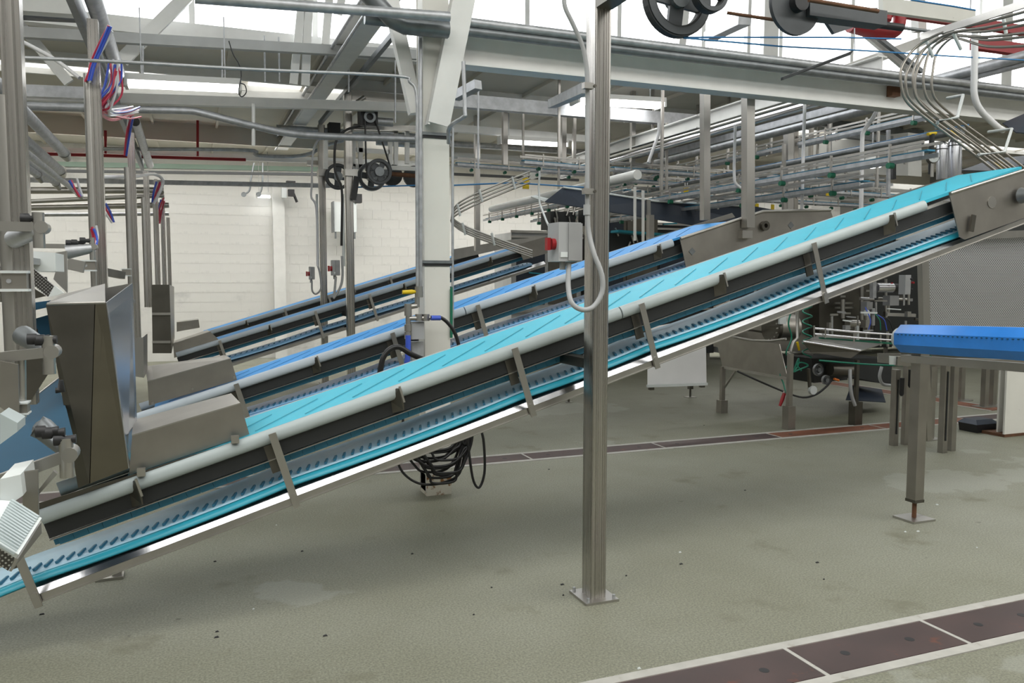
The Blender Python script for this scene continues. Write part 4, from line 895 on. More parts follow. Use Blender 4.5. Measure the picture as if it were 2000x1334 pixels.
# platform with folded edge and guide rails
t = thing('packing_table', 'stainless packing table with a bright folded edge and guide rails', 'table', tuple(at(1640, 690, 7.2)))
TZ = at(1620, 677, 7.2).z
sheet('table_top', [at(1568, 668, 7.2), at(1680, 687, 7.15), at(1725, 672, 7.9), at(1600, 655, 8.0)], .01, 'steel', t)
sheet('front_skirt', [at(1568, 668, 7.19), at(1585, 688, 7.19), at(1662, 700, 7.14), at(1680, 687, 7.14)], .01, 'steel_dark', t, (0, 1, 0))
MB().tube([at(1568, 667, 7.18), at(1680, 685, 7.13)], .014, 8).build('rolled_edge', 'polished', t)
for yy, lab in ((641, 0), (652, 1)):
    MB().tube([at(1590, yy, 7.5), at(1690, yy + 9, 7.4), at(1765, yy + 14, 7.2)], .012, 8).build('guide_rail', 'polished', t)
for x, ya, yb in ((1590, 636, 660), (1612, 642, 660), (1668, 645, 670), (1692, 648, 662), (1720, 650, 676)):
    MB().cyl(at(x, ya, 7.45), at(x, yb, 7.45), .010, 8).build('rail_stanchion', 'steel', t)
MB().bar(at(1600, 660, 7.6), at(1760, 672, 7.4), .02, .02).build('green_wear_strip', 'green', t)
b = atz(1670, 830, 0)
g = MB().bar((b.x, b.y, .2), (b.x, b.y, .75), .04, .04, (0, 1, 0)).build('leg', 'steel_dark', t)
MB().box((b.x - .055, b.y - .05, 0), (b.x + .055, b.y + .05, .27)).build('foot_cover', 'steel_dark', g)
pipe('hose', curve([at(1660, 722, 7.15), at(1661, 755, 7.1), at(1664, 775, 7.1), at(1670, 792, 7.1)], 4), .02, 'plastic_grey', 'grey hose going down into the dark floor box', 'hose')
# machine body
t = thing('packing_machine', 'dark stainless packing machine body below the nearest conveyor', 'machine', tuple(at(1640, 640, 8.6)))
sheet('body_panel', [at(1420, 600, 8.9), at(1420, 680, 8.9), at(1600, 690, 8.9), at(1600, 540, 8.9)], .3, 'steel_warm', t, (0, 1, 0))
sheet('body_panel', [at(1600, 545, 8.7), at(1600, 660, 8.7), at(1700, 665, 8.7), at(1700, 545, 8.7)], .3, 'steel_dark', t, (0, 1, 0))
sheet('body_panel', [at(1700, 530, 8.9), at(1700, 670, 8.9), at(1800, 680, 8.9), at(1800, 510, 8.9)], .3, 'dark_frame', t, (0, 1, 0))
for k, (x0, y0, x1, y1) in enumerate(((1630, 592, 1665, 592), (1632, 601, 1666, 601), (1640, 579, 1650, 579), (1650, 640, 1668, 641), (1690, 568, 1700, 568), (1430, 640, 1500, 650), (1440, 622, 1500, 628), (1640, 612, 1660, 612))):
    MB().bar(at(x0, y0, 8.6), at(x1, y1, 8.6), .03, .025).build('ledge', 'steel', t)
for k, (x, ya, yb, r) in enumerate(((1646, 585, 622, .03), (1683, 560, 645, .025), (1730, 545, 620, .02), (1692, 588, 650, .05), (1735, 595, 615, .02))):
    MB().cyl(at(x, ya, 8.5), at(x, yb, 8.5), r, 10).build('column_tube', 'steel', t)
c = at(1655, 632, 8.4); MB().cyl(c, c + V((.18, 0, 0)), .05, 12).build('roller', 'steel', t)
MB().cbox(tuple(at(1693, 600, 8.3)), (.10, .1, .14)).build('valve_block', 'machine_grey', t); MB().cbox(tuple(at(1694, 611, 8.2)), (.06, .06, .07)).build('label_box', 'plastic_white', t)
MB().cyl(at(1680, 583, 8.3), at(1706, 584, 8.3), .02, 10).build('cross_tube', 'polished', t); MB().cyl(at(1715, 583, 8.4), at(1776, 585, 8.2), .018, 10).build('cross_tube', 'steel', t)
MB().cbox(tuple(at(1740, 587, 8.25)), (.16, .12, .13)).build('gearbox', 'machine_grey', t)
MB().bar(at(1732, 614, 8.0), at(1788, 616, 7.8), .06, .04).build('shelf', 'steel', t)
MB().cbox(tuple(at(1692, 632, 8.2)), (.10, .08, .10)).build('pump', 'steel', t)
# drive motor cylinder with knurled flange
t = thing('drive_motor', 'polished cylindrical motor with red tag on the packing machine', 'motor', tuple(at(1725, 562, 8.2)))
MB().cyl(at(1711, 562, 8.2), at(1742, 562, 8.2), .062, 20).build('barrel', 'polished', t); MB().cyl(at(1742, 562, 8.2), at(1752, 562, 8.2), .055, 20).build('end_bell', 'dark_frame', t)
MB().bar(at(1705, 545, 8.2), at(1705, 582, 8.2), .055, .06, (0, 1, 0)).build('chain_guard', 'galv', t); MB().cbox(tuple(at(1742, 553, 8.13)), (.03, .01, .02)).build('tag', 'red', t)
t = thing('control_box', 'pale upright control box with red button beside the guard panel', 'box', tuple(at(1768, 560, 7.6)))
MB().cbox(tuple(at(1767, 556, 7.6)), (.09, .1, .24)).build('enclosure', 'plastic_grey', t)
for x, y, m_ in ((1781, 552, 'red'), (1780, 566, 'black'), (1779, 545, 'black')):
    q = at(x, y, 7.5); MB().cyl(q, q + V((0, -.03, 0)), .014, 10).build('button', m_, t)
# drum with bolts
t = thing('flanged_drum', 'stainless drum with a ring of bolts beside the tank cart', 'drum', tuple(at(1520, 650, 8.3)))
MB().cyl(at(1512, 640, 8.3), at(1548, 640, 8.3), .17, 24).build('shell', 'steel_warm', t); MB().cyl(at(1505, 640, 8.3), at(1511, 640, 8.3), .18, 24).build('flange', 'steel_dark', t)
for k in range(9):
    g = math.pi * (.5 + k / 8); q = at(1504, 640, 8.3) + V((0, math.cos(g) * .15, math.sin(g) * .15)); MB().cyl(q, q - V((.02, 0, 0)), .010, 6).build('bolt', 'steel', t)
MB().cbox(tuple(at(1528, 625, 8.1)), (.10, .03, .10)).build('nameplate', 'plastic_white', t)
# stand pipe, green coil hose, air gun
pipe('stand_pipe', [at(1557, 605, 7.5), at(1558, 660, 7.5), at(1550, 668, 7.5), at(1545, 688, 7.5)], .02, 'steel', 'vertical stand pipe beside the green coiled hose')
def helix(p0, p1, R, turns, n=14):
    out = []; d = p1 - p0; a = d.cross(V((0, 1, 0))).normalized(); b = V((0, 1, 0))
    for i in range(turns * n + 1):
        u = i / (turns * n); g = 2 * math.pi * turns * u
        out.append(p0 + d * u + (a * math.cos(g) + b * math.sin(g)) * R)
    return out
pipe('coiled_hose', helix(at(1577, 560, 7.4), at(1576, 700, 7.4), .05, 7), .009, 'green_hose', 'green coiled air hose hanging below the nearest conveyor', 'hose', n=6)
pipe('coiled_hose', curve([at(1546, 606, 7.4), at(1540, 632, 7.4), at(1546, 660, 7.4), at(1535, 690, 7.4), at(1547, 697, 7.4), at(1540, 712, 7.4), at(1524, 730, 7.4), at(1530, 748, 7.35), at(1535, 768, 7.3)], 5), .009, 'green_hose', 'loose green air hose ending at the red air gun', 'hose', n=6)
pipe('coiled_hose', curve([at(1549, 726, 7.35), at(1556, 708, 7.35), at(1560, 700, 7.35), at(1558, 715, 7.35), at(1550, 726, 7.35), at(1560, 722, 7.35), at(1578, 714, 7.35), at(1566, 708, 7.35), at(1556, 712, 7.35), at(1565, 724, 7.35)], 5), .009, 'green_hose', 'tangled green hose knot under the coiled hose', 'hose', n=6)
t = thing('air_gun', 'red air gun hanging by the tank cart leg', 'tool', tuple(at(1527, 780, 7.3)))
MB().tube([at(1532, 768, 7.3), at(1528, 780, 7.3), at(1523, 793, 7.3)], [.02, .022, .015], 10).build('body', 'red', t); MB().tube([at(1531, 768, 7.3), at(1532, 764, 7.3)], .012, 8).build('fitting', 'steel', t)
tag(MB().tube([at(1557, 668, 7.35), at(1561, 684, 7.35)], .014, 8).build('valve_lever', 'yellow'), 'yellow valve handle on the stand pipe', 'handle')
pipe('hose', curve([at(1600, 704, 7.0), at(1700, 712, 6.6), at(1790, 714, 6.0), at(1808, 708, 5.8), at(1818, 696, 5.6)], 5), .010, 'green_hose', 'straight green hose under the packing table', 'hose', n=6)
for k, (x, y, r, lab) in enumerate(((1598, 722, .07, 'larger steel pulley under the packing table'), (1613, 742, .055, 'smaller steel pulley under the packing table'))):
    c = at(x, y, 7.4); wheel(c, r, (0, 1, 0), 3, lab, .03, 'galv', .02, 'drive_pulley', .025)
t = thing('castor', 'cream caster wheel near the drain under the packing table', 'wheel', tuple(at(1587, 772, 7.4)))
c = at(1587, 762, 7.4); MB().cyl(c - V((0, .02, 0)), c + V((0, .02, 0)), .05, 18).build('tyre', 'plastic_white', t); MB().bar(at(1579, 720, 7.42), at(1582, 762, 7.42), .03, .03, (0, 1, 0)).build('fork', 'steel_dark', t)
pipe('drive_belt', curve([at(1440, 725, 7.6), at(1500, 752, 7.5), at(1560, 775, 7.45), at(1590, 772, 7.42), at(1612, 757, 7.4), at(1625, 742, 7.4)], 5), .012, 'rubber', 'black drive belt drooping to the caster wheel', 'belt', n=6)
tag(MB().slab([at(1652, 780, 7.6), at(1662, 752, 8.4), at(1722, 760, 8.4), at(1730, 785, 7.6)], .01).build('chute_plate', 'panel_navy'), 'dark slanted plate behind the floor box', 'plate')
tag(MB().cyl(at(1629, 740, 7.35), at(1638, 743, 7.35), .014, 10).build('control_grip', 'orange'), 'small orange knob beside the steel pulleys', 'knob')
t = thing('dark_filler', 'dark box added under the packing table to fill its shaded void', 'motor', tuple(at(1650, 745, 7.7)))
sheet('filler_box', [at(1585, 700, 7.7), at(1590, 748, 7.7), at(1655, 742, 7.7), at(1655, 700, 7.7)], .5, 'dark_frame', t, (0, 1, 0))  # dark boxes added to deepen the shade under the table
sheet('filler_box', [at(1655, 700, 7.9), at(1655, 735, 7.9), at(1742, 752, 7.9), at(1742, 700, 7.9)], .6, 'dark_frame', t, (0, 1, 0))
MB().cyl(at(1620, 722, 7.6), at(1662, 724, 7.6), .075, 18).build('barrel', 'steel_dark', t)
rr = random.Random(21); pm = [o for o in bpy.data.objects if o.name == 'packing_machine'][0]
for k in range(46):
    x, y = rr.uniform(1592, 1790), rr.uniform(545, 650); Y = rr.uniform(7.7, 8.5)
    if y < 700 - (x - 1380) * .36: continue
    m_ = rr.choice(['steel', 'steel', 'steel_dark', 'polished', 'machine_grey', 'plastic_white'])
    if k % 3 == 0: MB().cyl(at(x, y, Y), at(x, y + rr.uniform(15, 40), Y), rr.uniform(.008, .02), 8).build('stanchion', m_, pm)
    elif k % 3 == 1: MB().bar(at(x, y, Y), at(x + rr.uniform(12, 40), y + rr.uniform(-1, 3), Y), .02, rr.uniform(.012, .03)).build('cross_piece', m_, pm)
    else: MB().cbox(tuple(at(x, y, Y)), (rr.uniform(.03, .09), .05, rr.uniform(.03, .08))).build('fitting', m_, pm)
for k in range(5):
    MB().tube(curve([at(1690 + 8 * k, 600 + 5 * k, 8.0), at(1700 + 9 * k, 625, 7.9), at(1696 + 12 * k, 645, 7.9)], 4), .007, 6).build('air_line', ('blue_tube', 'rubber', 'green_hose')[k % 3], pm)
# ================================================================ overhead conveyors and posts in the background right of the column
def chainconv(p0, p1, w_, label, wheels=.55, posts=(), mt='galv', chain='slat_blue', rz=.05):
    p0 = V(p0); p1 = V(p1); d = (p1 - p0); L_ = d.length; d.normalize(); s_ = d.cross(V(ZU)).normalized()
    t = thing('overhead_conveyor', label, 'conveyor', tuple((p0 + p1) / 2), 'overhead chain conveyors')
    for sg in (-1, 1):
        MB().bar(p0 + s_ * sg * w_ / 2, p1 + s_ * sg * w_ / 2, .015, .034).build('side_rail', mt, t)
        MB().bar(p0 + s_ * sg * w_ / 2 + V((0, 0, .09)), p1 + s_ * sg * w_ / 2 + V((0, 0, .09)), .015, .022).build('guide_rail', 'steel', t)
    MB().bar(p0 + V((0, 0, .03)), p1 + V((0, 0, .03)), w_ * .5, .012).build('chain', chain, t)
    f = None; g = None; n = max(1, int(L_ / wheels))
    for k in range(n):
        q = p0 + d * (k + .5) * L_ / n - V((0, 0, .05))
        if f is None: f = MB().cyl(q - s_ * w_ * .62, q - s_ * w_ * .3, .024, 10).build('return_wheel', 'green', t); off = wloc(f) - q
        else: share('return_wheel', f, t, q + off)
        for sg in (-1, 1):
            b = q + s_ * sg * w_ * .52
            if sg == -1 and g is None: g = MB().bar(b + V((0, 0, .02)), b + V((0, 0, .17)), .02, .015, d).build('rail_bracket', 'steel', t); o2 = wloc(g) - b
            else: share('rail_bracket', g, t, b + o2)
    for u in posts:
        q = p0 + d * u * L_; MB().bar(q - V((0, 0, .03)), V((q.x, q.y, DECK)), .03, .03, (0, 1, 0)).build('hanger', 'steel', t)
    return t
yg = lambda x, y, Z, ya, yb: ygo(x, y, Z, ya, yb)
a, b = yg(1600, 275, 3.34, 6.15, 15.0); chainconv(a, b, .16, 'upper chain conveyor with green wheels running back at the right', .6, (.3, .8))
a, b = yg(1720, 318, 2.62, 4.7, 12.4); chainconv(a, b, .16, 'second chain conveyor with green wheels, below the pale duct at right', .6, (.5,))
a, b = yg(1800, 345, 2.50, 5.6, 11.5); chainconv(a, b, .16, 'third, lowest chain conveyor running back near the polished tank', .6, ())
a, b = yg(1450, 330, 2.78, 9.2, 14.5); chainconv(a, b, .16, 'short chain conveyor joining the crosswise one right of the centre post', .6, (.4,))
for k, (pa, pb, Y, lab) in enumerate((((1195, 331), (1490, 352), 10.0, 'crosswise chain conveyor with green wheels just right of the centre post'),
        ((890, 322), (1145, 341), 11.4, 'crosswise chain conveyor between the white column and the centre post'),
        ((1195, 352), (1660, 384), 11.6, 'middle crosswise chain conveyor behind the dark panel'),
        ((1490, 345), (1735, 362), 9.2, 'crosswise chain conveyor behind the tall white conduits'),
        ((1230, 378), (1700, 404), 10.6, 'lowest crosswise chain conveyor above the second conveyor head'),
        ((1020, 318), (1160, 330), 9.8, 'short boxed chain conveyor left of the centre post'),
        ((1560, 372), (1850, 392), 8.6, 'crosswise chain conveyor above the cyan belt at right'))):
    chainconv(at(*pa, Y), at(*pb, Y), .16, lab, .5, (.25, .75) if k in (0, 2, 4) else (.5,))
# background pipes going back
for k, (x, y, Z, ya, yb, r, mt, lab) in enumerate(((1400, 257, 3.42, 6.12, 12.6, .06, 'polished', 'shiny fat silver pipe running back right of the centre post'),
        (1400, 246, 3.44, 6.12, 12.6, .022, 'steel', 'thin silver pipe beside the shiny fat one'), (1600, 238, 3.36, 6.12, 11.6, .045, 'galv', 'grey pipe running back behind the thick stainless pair of posts'),
        (1680, 293, 3.0, 5.4, 11.5, .035, 'galv_dark', 'dark grey pipe below the pale duct'), (1680, 286, 3.05, 5.4, 11.8, .008, 'blue_cord', 'blue cord stretched along the pale duct'),
        (1850, 150, 3.75, 3.6, 9.0, .05, 'galv', 'fat grey pipe rising to the right edge above the long beam'), (1900, 150, 3.7, 3.4, 8.6, .035, 'galv', 'thinner grey pipe rising to the right edge above the long beam'),
        (1420, 300, 2.9, 8.5, 13.5, .06, 'white_paint', 'pale pipe behind the shiny fat silver pipe'))):
    a, b = yg(x, y, Z, ya, yb); pipe('pipe', [a, b], r, mt, lab)
a, b = yg(1560, 226, 3.42, 6.15, 10.0); beam('roof_beam', a, b, .06, .14, 'galv', 'grey channel running back behind the tall white conduit', kind='C')
a, b = yg(1440, 215, 3.78, 6.3, 14.0); beam('roof_beam', a, b, .12, .18, 'white_paint', 'white roof beam running back between the two hanger posts', kind='I')
a, b = yg(1290, 262, 3.6, 8.6, 14.0); beam('roof_beam', a, b, .12, .16, 'white_paint', 'shorter white roof beam running back right of the centre post', kind='I')
t = thing('air_duct', 'large pale rectangular duct behind the overhead conveyors at right', 'duct', tuple(at(1690, 300, 10.6)))
sheet('duct_side', [at(1585, 285, 12.0), at(1585, 338, 12.0), at(1800, 345, 10.0), at(1800, 262, 10.0)], .4, 'white_paint', t)
MB().bar(at(1620, 270, 10.6), at(1620, 345, 10.6), .06, .05, (0, 1, 0)).build('duct_strap', 'galv', t)
beam('roof_beam', at(1590, 238, 10.8), at(1800, 262, 10.8), .10, .12, 'galv_dark', 'dark crosswise beam above the pale duct')
beam('roof_beam', at(1640, 262, 10.2), at(1800, 280, 10.2), .10, .10, 'galv_dark', 'second dark crosswise beam in front of the pale duct')
# upright posts and conduits
for k, (x, ya, yb, Y, w_, mt, lab) in enumerate(((1235, 232, 325, 10.2, .06, 'steel', 'stainless drop post just right of the centre post'), (1302, 240, 372, 9.4, .03, 'steel', 'thin drop rod right of the centre post'),
        (1540, 232, 412, 8.0, .085, 'steel', 'thick bright stainless post of the pair behind the white conduits'), (1552, 250, 412, 8.25, .06, 'steel_warm', 'brownish stainless post beside the thick bright one'),
        (1531, 282, 410, 7.4, .032, 'steel', 'slim stainless rod left of the thick bright post'), (1582, 282, 350, 9.6, .05, 'steel_warm', 'golden-brown post behind the white conduit'),
        (1618, 274, 342, 9.9, .05, 'grey_paint', 'grey flat post on the pale duct'), (1735, 254, 382, 6.6, .03, 'galv', 'thin grey rod in front of the pale duct'),
        (1744, 318, 350, 9.0, .06, 'dark_frame', 'short dark post beside the bright bay lamp'), (1270, 420, 490, 7.4, .06, 'steel_warm', 'stainless post under the dark panel right of the centre post'),
        (986, 225, 322, 11.0, .07, 'steel', 'stainless drop post right of the small lamp end'), (1100, 275, 318, 10.8, .07, 'steel', 'short drop post at the right end of the small lamp'),
        (932, 298, 490, 12.6, .08, 'steel', 'stainless post behind the wire guide right of the white column'), (1121, 232, 320, 11.5, .05, 'steel', 'thin stainless drop post left of the centre post'),
        (1240, 365, 470, 8.3, .025, 'white_paint', 'left thin pale rod crossing the dark panel'), (1256, 372, 475, 8.3, .025, 'white_paint', 'right thin pale rod crossing the dark panel'))):
    pt = at(x, ya, Y); pb = at(x, yb, Y); pt = V((pb.x, pb.y, DECK)) if Y > 9.5 and ya < 300 else pt
    beam('drop_post', pt, pb, w_, w_, mt, lab, 'post', up=(0, 1, 0))
for pts, Y, r, lab in (([(1572, 198), (1570, 260), (1566, 412)], 6.4, .016, 'white straight conduit hanging from the long white beam'),
        ([(1715, 212), (1700, 238), (1687, 256), (1684, 280), (1682, 412)], 6.2, .020, 'white conduit bent at the top below the long white beam'),
        ([(1287, 240), (1286, 262), (1278, 285), (1266, 318)], 8.8, .02, 'white bent conduit dropping to the crosswise conveyor'),
        ([(1436, 246), (1434, 340), (1440, 362), (1462, 374)], 6.6, .014, 'white conduit curving in at the hanger post'),
        ([(1904, 60), (1903, 140), (1903, 185), (1915, 215), (1945, 245), (1960, 255)], 4.9, .026, 'white conduit bending to the lower right in front of the long beam')):
    pipe('conduit', curve([at(x, y, Y) for x, y in pts], 5), r, 'white_tube', lab, 'conduit')
# dark folded panel
t = thing('deflector', 'long dark blue-black deflector panel behind the centre post', 'panel', tuple(at(1270, 410, 8.6)))
sheet('panel', [at(1064, 395, 8.9), at(1140, 406, 8.7), at(1350, 440, 8.3), at(1480, 437, 8.1), at(1560, 420, 8.0), at(1470, 404, 8.1), at(1280, 394, 8.5), at(1100, 367, 8.9)], .01, 'panel_navy', t)
MB().tube([at(1100, 366, 8.88), at(1145, 372, 8.8), at(1280, 393, 8.48), at(1470, 403, 8.08)], .012, 8).build('folded_edge', 'plastic_white', t)
MB().bar(at(1266, 390, 8.4), at(1266, 425, 8.4), .05, .03, (0, 1, 0)).build('strap', 'steel', t)
tag(MB().slab([at(1037, 385, 9.1), at(1068, 397, 9.0), at(1075, 390, 9.0), at(1045, 382, 9.1)], .015).build('flap_plate', 'plastic_white'), 'small white flap at the left tip of the dark deflector panel', 'plate')
pipe('support_rod', curve([at(1054, 335, 8.8), at(1054, 398, 8.8), at(1086, 470, 7.9)], 2), .012, 'plastic_white', 'thin pale rod bending down to the red switch box', 'rod')
# wire guide behind the column (four bent rods with clips)
def rodguide(lines, r, clips, label, Yc, mt='steel'):
    t = thing('rod_guide', label, 'guide', tuple(lines[0][0]))
    for L_ in lines: MB().tube(curve(L_, 6), r, 8).build('rod', mt, t)
    for c in clips: MB().tube(c, r * 1.3, 6).build('clip', 'plastic_white' if r < .012 else mt, t)
ls = []
for k in range(4):
    o = k * 7; ls.append([at(1035, 335 + o, 9.3), at(960, 365 + o, 9.3), at(910, 388 + o, 9.4), at(888 - k * 1.5, 405 + o, 9.5), at(884, 424 + o * .6, 9.5), at(905, 440 + o * .6, 9.3), at(960, 462 + o * .6, 9.0), at(1040, 490 + o * .6, 8.7)])
rodguide(ls, .011, [[at(x, y, Y), at(x + 6, y + 24, Y)] for x, y, Y in ((936, 370, 9.28), (893, 398, 9.4), (903, 435, 9.25), (960, 455, 8.95), (1000, 345, 9.25))], 'bent wire bottle guide right of the white column', 9)
# big rod chute at upper right
ls = []
for k, (dx, dy, Y) in enumerate(((0, 0, 4.7), (24, 3, 4.75), (10, 10, 4.95), (44, 2, 4.8), (60, 8, 4.95), (28, 12, 5.1))):
    ls.append([at(2020, 18 + dy * 3 + k * 7, Y - .9), at(1930, 42 + dy * 2 + k * 5, Y - .55), at(1845 + dx * .4, 62 + dy, Y - .2), at(1790 + dx * .7, 92 + dy, Y), at(1762 + dx, 130 + dy, Y), at(1760 + dx, 165 + dy, Y), at(1772 + dx, 200, Y), at(1815 + dx, 236, Y), at(1890 + dx, 292 - dy * .3, Y - .1), at(2010 + dx, 385 - dy * .6, Y - .3)])
br = [[at(1828, 250, 4.9), at(1832, 236, 4.6), at(1870, 229, 4.6), at(1881, 186, 4.75), at(1850, 192, 4.95)], [at(1908, 305, 4.8), at(1912, 302, 4.55), at(1962, 297, 4.55), at(1976, 252, 4.7), at(1930, 258, 4.9)],
      [at(1855, 50, 4.6), at(1877, 97, 4.6)], [at(1957, 18, 4.2), at(1965, 66, 4.2)], [at(1810, 80, 4.8), at(1822, 112, 4.8)]]
rodguide(ls, .010, br, 'big curved steel rod chute sweeping down at the upper right', 5, 'steel_warm')
beam('chute_rail', at(1800, 72, 4.75), at(2020, 2, 3.7), .02, .05, 'steel', 'flat top bar of the rod chute rising to the right edge')
# polished tank, gauge, navy plates
t = thing('filter_tank', 'polished upright filter tank with domed caps above the cyan belt', 'tank', tuple(at(1855, 345, 5.6)))
for x, r, yt in ((1840, .05, 285), (1865, .058, 278)):
    q = at(x, yt, 5.6); qb = at(x, 350, 5.6)
    MB().tube([qb, q, q + V((0, 0, .025)), q + V((0, 0, .04))], [r, r, r * .85, r * .4], 20).build('cylinder', 'satin', t)
    MB().tube([q - V((0, 0, .035)), q - V((0, 0, .028))], r * 1.06, 20).build('band', 'dark_frame', t)
t = thing('pressure_gauge', 'round white-faced pressure gauge left of the filter tank', 'gauge', tuple(at(1824, 308, 5.3)))
q = at(1824, 308, 5.3); ax = V((-.55, -.83, 0)); MB().cyl(q, q - ax * .07, .045, 22).build('case', 'steel_dark', t); MB().cyl(q + ax * .004, q, .04, 22).build('dial', 'plastic_white', t)
MB().cyl(q + ax * .006, q + ax * .003, .012, 12).build('pointer_boss', 'galv', t); MB().cyl(q - ax * .035 - V((0, 0, .16)), q - ax * .035 - V((0, 0, .04)), .014, 8).build('stem', 'steel', t)
pipe('stem_pipe', [at(1818, 340, 5.4), at(1820, 262, 5.4)], .022, 'dark_frame', 'dark upright pipe with yellow handle left of the filter tank')
tag(MB().tube([at(1812, 262, 5.4), at(1828, 260, 5.4)], .014, 8).build('valve_lever', 'yellow'), 'yellow lever on the dark upright pipe', 'handle')
pipe('cable', curve([at(1856, 255, 5.3), at(1900, 290, 5.2), at(1925, 308, 5.1), at(1962, 330, 4.9), at(2010, 350, 4.8)], 5), .007, 'yellow', 'yellow cable under the rod chute', 'cable', n=6)
tag(MB().slab([at(1958, 240, 5.3), at(2040, 205, 5.3), at(2040, 262, 5.0), at(1985, 258, 5.0)], .01).build('guard_plate', 'panel_navy'), 'upper dark navy plate at the right edge', 'plate')
tag(MB().slab([at(1878, 332, 5.6), at(1940, 310, 5.9), at(2040, 300, 5.9), at(1970, 335, 5.5)], .01).build('guard_plate', 'panel_navy'), 'lower dark navy plate behind the conveyor head at the right edge', 'plate')
# yellow tags
for x, y, Y, s, lab in ((1027, 358, 9.6, 1, 'yellow tag hanging on hooks left of the centre post'), (1340, 372, 9.4, .8, 'yellow two-part tag below the crosswise conveyor'), (1618, 374, 8.4, .8, 'yellow tag hanging behind the white conduits'), (1478, 404, 8.6, .6, 'small yellow tag beside the hanger post'), (1509, 405, 8.5, .5, 'smallest yellow tag right of the hanger post')):
    c = at(x, y, Y); t = thing('hanging_tag', lab, 'tag', tuple(c)); MB().cbox(tuple(c), (.085 * s, .015, .14 * s)).build('plate', 'yellow', t)
    for dx in (-.02, .02): MB().cyl(c + V((dx * s, 0, .07 * s)), c + V((dx * s * 1.2, 0, .13 * s)), .006, 6).build('hook', 'white_tube', t)
# clutter machines on the mezzanine level behind
rr = random.Random(4); labs = ['left', 'middle', 'right']
for k, (x, y, Y, wx, hz) in enumerate(((1090, 432, 9.6, .35, .22), (1215, 476, 9.3, .85, .26), (1160, 425, 9.4, .3, .2))):
    c = at(x, y, Y); t = thing('drive_unit', ('dark machine head with bright fittings left of the centre post', 'dark slatted machine bed right of the centre post above the second belt', 'small dark machine head behind the centre post')[k], 'machine', tuple(c))
    MB().cbox(tuple(c), (wx, .3, hz)).build('body', 'dark_frame', t)
    for i in range(8):
        q = c + V((rr.uniform(-.45, .45) * wx, -.17, rr.uniform(-.4, .5) * hz)); MB().cyl(q, q + V((rr.uniform(-.05, .05), 0, .10)), .012, 8).build('fitting', 'steel', t)
beam('machine_bed', at(1200, 452, 9.0), at(1330, 462, 9.0), .2, .03, 'return_edge', 'teal edged machine bed right of the centre post')
# ================================================================ far posts with pulley drives
for (x, Y, ytop, lab) in ((683, 10.8, 180, 'nearer tall stainless post of the far pair left of the column'), (631, 13.0, 245, 'farther tall stainless post of the far pair left of the column')):
    zt = at(x, ytop, Y).z; px_ = at(x, 500, Y).x
    p_ = post(px_, Y, 0, zt, .10, .115, lab)
    MB().box((px_ - .06, Y - .1, at(x, 345, Y).z), (px_ + .10, Y + .1, at(x, 332, Y).z)).build('collar', 'steel', p_)
    MB().tube([(px_ - .085, Y - .03, at(x, 520, Y).z), (px_ - .085, Y - .03, at(x, 380, Y).z)], .018, 8).build('conduit', 'plastic_white', p_)
    cc = c3 if Y < 12 else c4; MB().box((px_ - .04, Y + .06, cc.O.z + px_ * math.tan(A) - .20), (px_ + .04, cc.Yn + .03, cc.O.z + px_ * math.tan(A) - .14)).build('support_bracket', 'steel_dark', p_)
beam('top_beam', at(675, 184, 10.8), at(815, 198, 10.8), .08, .12, 'steel', 'stainless channel from the far post top to the white column', kind='C')
beam('top_beam', at(690, 248, 10.9), at(815, 252, 10.9), .08, .07, 'steel', 'second stainless beam below the channel left of the column')
pipe('strut', [at(690, 205, 10.75), at(712, 190, 10.75)], .03, 'steel', 'small corner strut under the stainless channel', 'brace')
def drive(x, y, Y, s, wc, wr, label, lab2, lab3):
    c = at(x, y, Y); t = thing('drive_motor', label, 'motor', tuple(c))
    MB().cbox(tuple(c), (.22 * s, .22, .21 * s)).build('gear_case', 'black', t); MB().ring(c - V((0, .13, 0)), (0, 1, 0), .075 * s, .045 * s, .04, 24).build('sheave', 'galv_dark', t)
    MB().cyl(c + V((.12 * s, .02, -.02)), c + V((.33 * s, .02, -.02)), .055 * s, 18).build('motor_barrel', 'galv', t)
    w0 = V((at(*wc, Y).x, Y, at(*wc, Y).z)); wheel(w0 - V((0, .13, 0)), wr, (0, 1, 0), 5, lab2, .05, 'black', .045, 'belt_pulley', .06)
    for sg in (-1, 1):
        pass
    q0 = c - V((.06 * s, .13, 0)); q1 = c + V((.06 * s, -.13, 0))
    tt = thing('drive_belt', lab3, 'belt', tuple(w0)); MB().tube([q0, w0 + V((-wr, -.13, 0))], .012, 6).build('belt_run', 'rubber', tt); MB().tube([q1, w0 + V((wr, -.13, .02))], .012, 6).build('belt_run', 'rubber', tt)
drive(718, 232, 10.6, 1.0, (736, 338), .165, 'black drive motor high on the nearer far post', 'black spoked belt pulley left of the white column', 'thin black drive belt from the motor down to the spoked pulley')
c = at(652, 253, 12.9); tag(MB().cbox(tuple(c), (.17, .2, .18)).build('gear_case', 'black'), 'second black gear case behind the nearer far post', 'motor')
wheel(at(726, 345, 10.9), .19, (0, 1, 0), 4, 'large grey wheel behind the black spoked pulley', .05, 'galv_dark', .05)
wheel(at(660, 345, 12.8), .2, (0, 1, 0), 4, 'dark wheel behind the nearer far post', .05, 'black', .05)
for k, (x, y) in enumerate(((765, 342), (808, 345))):
    c = at(x, y, 11.4); tag(MB().cyl(c - V((0, .03, 0)), c + V((0, .03, 0)), .15, 24).build('roller_disc', 'dark_frame'), ('left' if k == 0 else 'right') + ' dark roller disc beside the spoked pulley', 'wheel')
pipe('shaft', [at(742, 338, 11.0), at(815, 344, 11.0)], .03, 'rust', 'dark reddish shaft right of the spoked pulley', 'shaft')
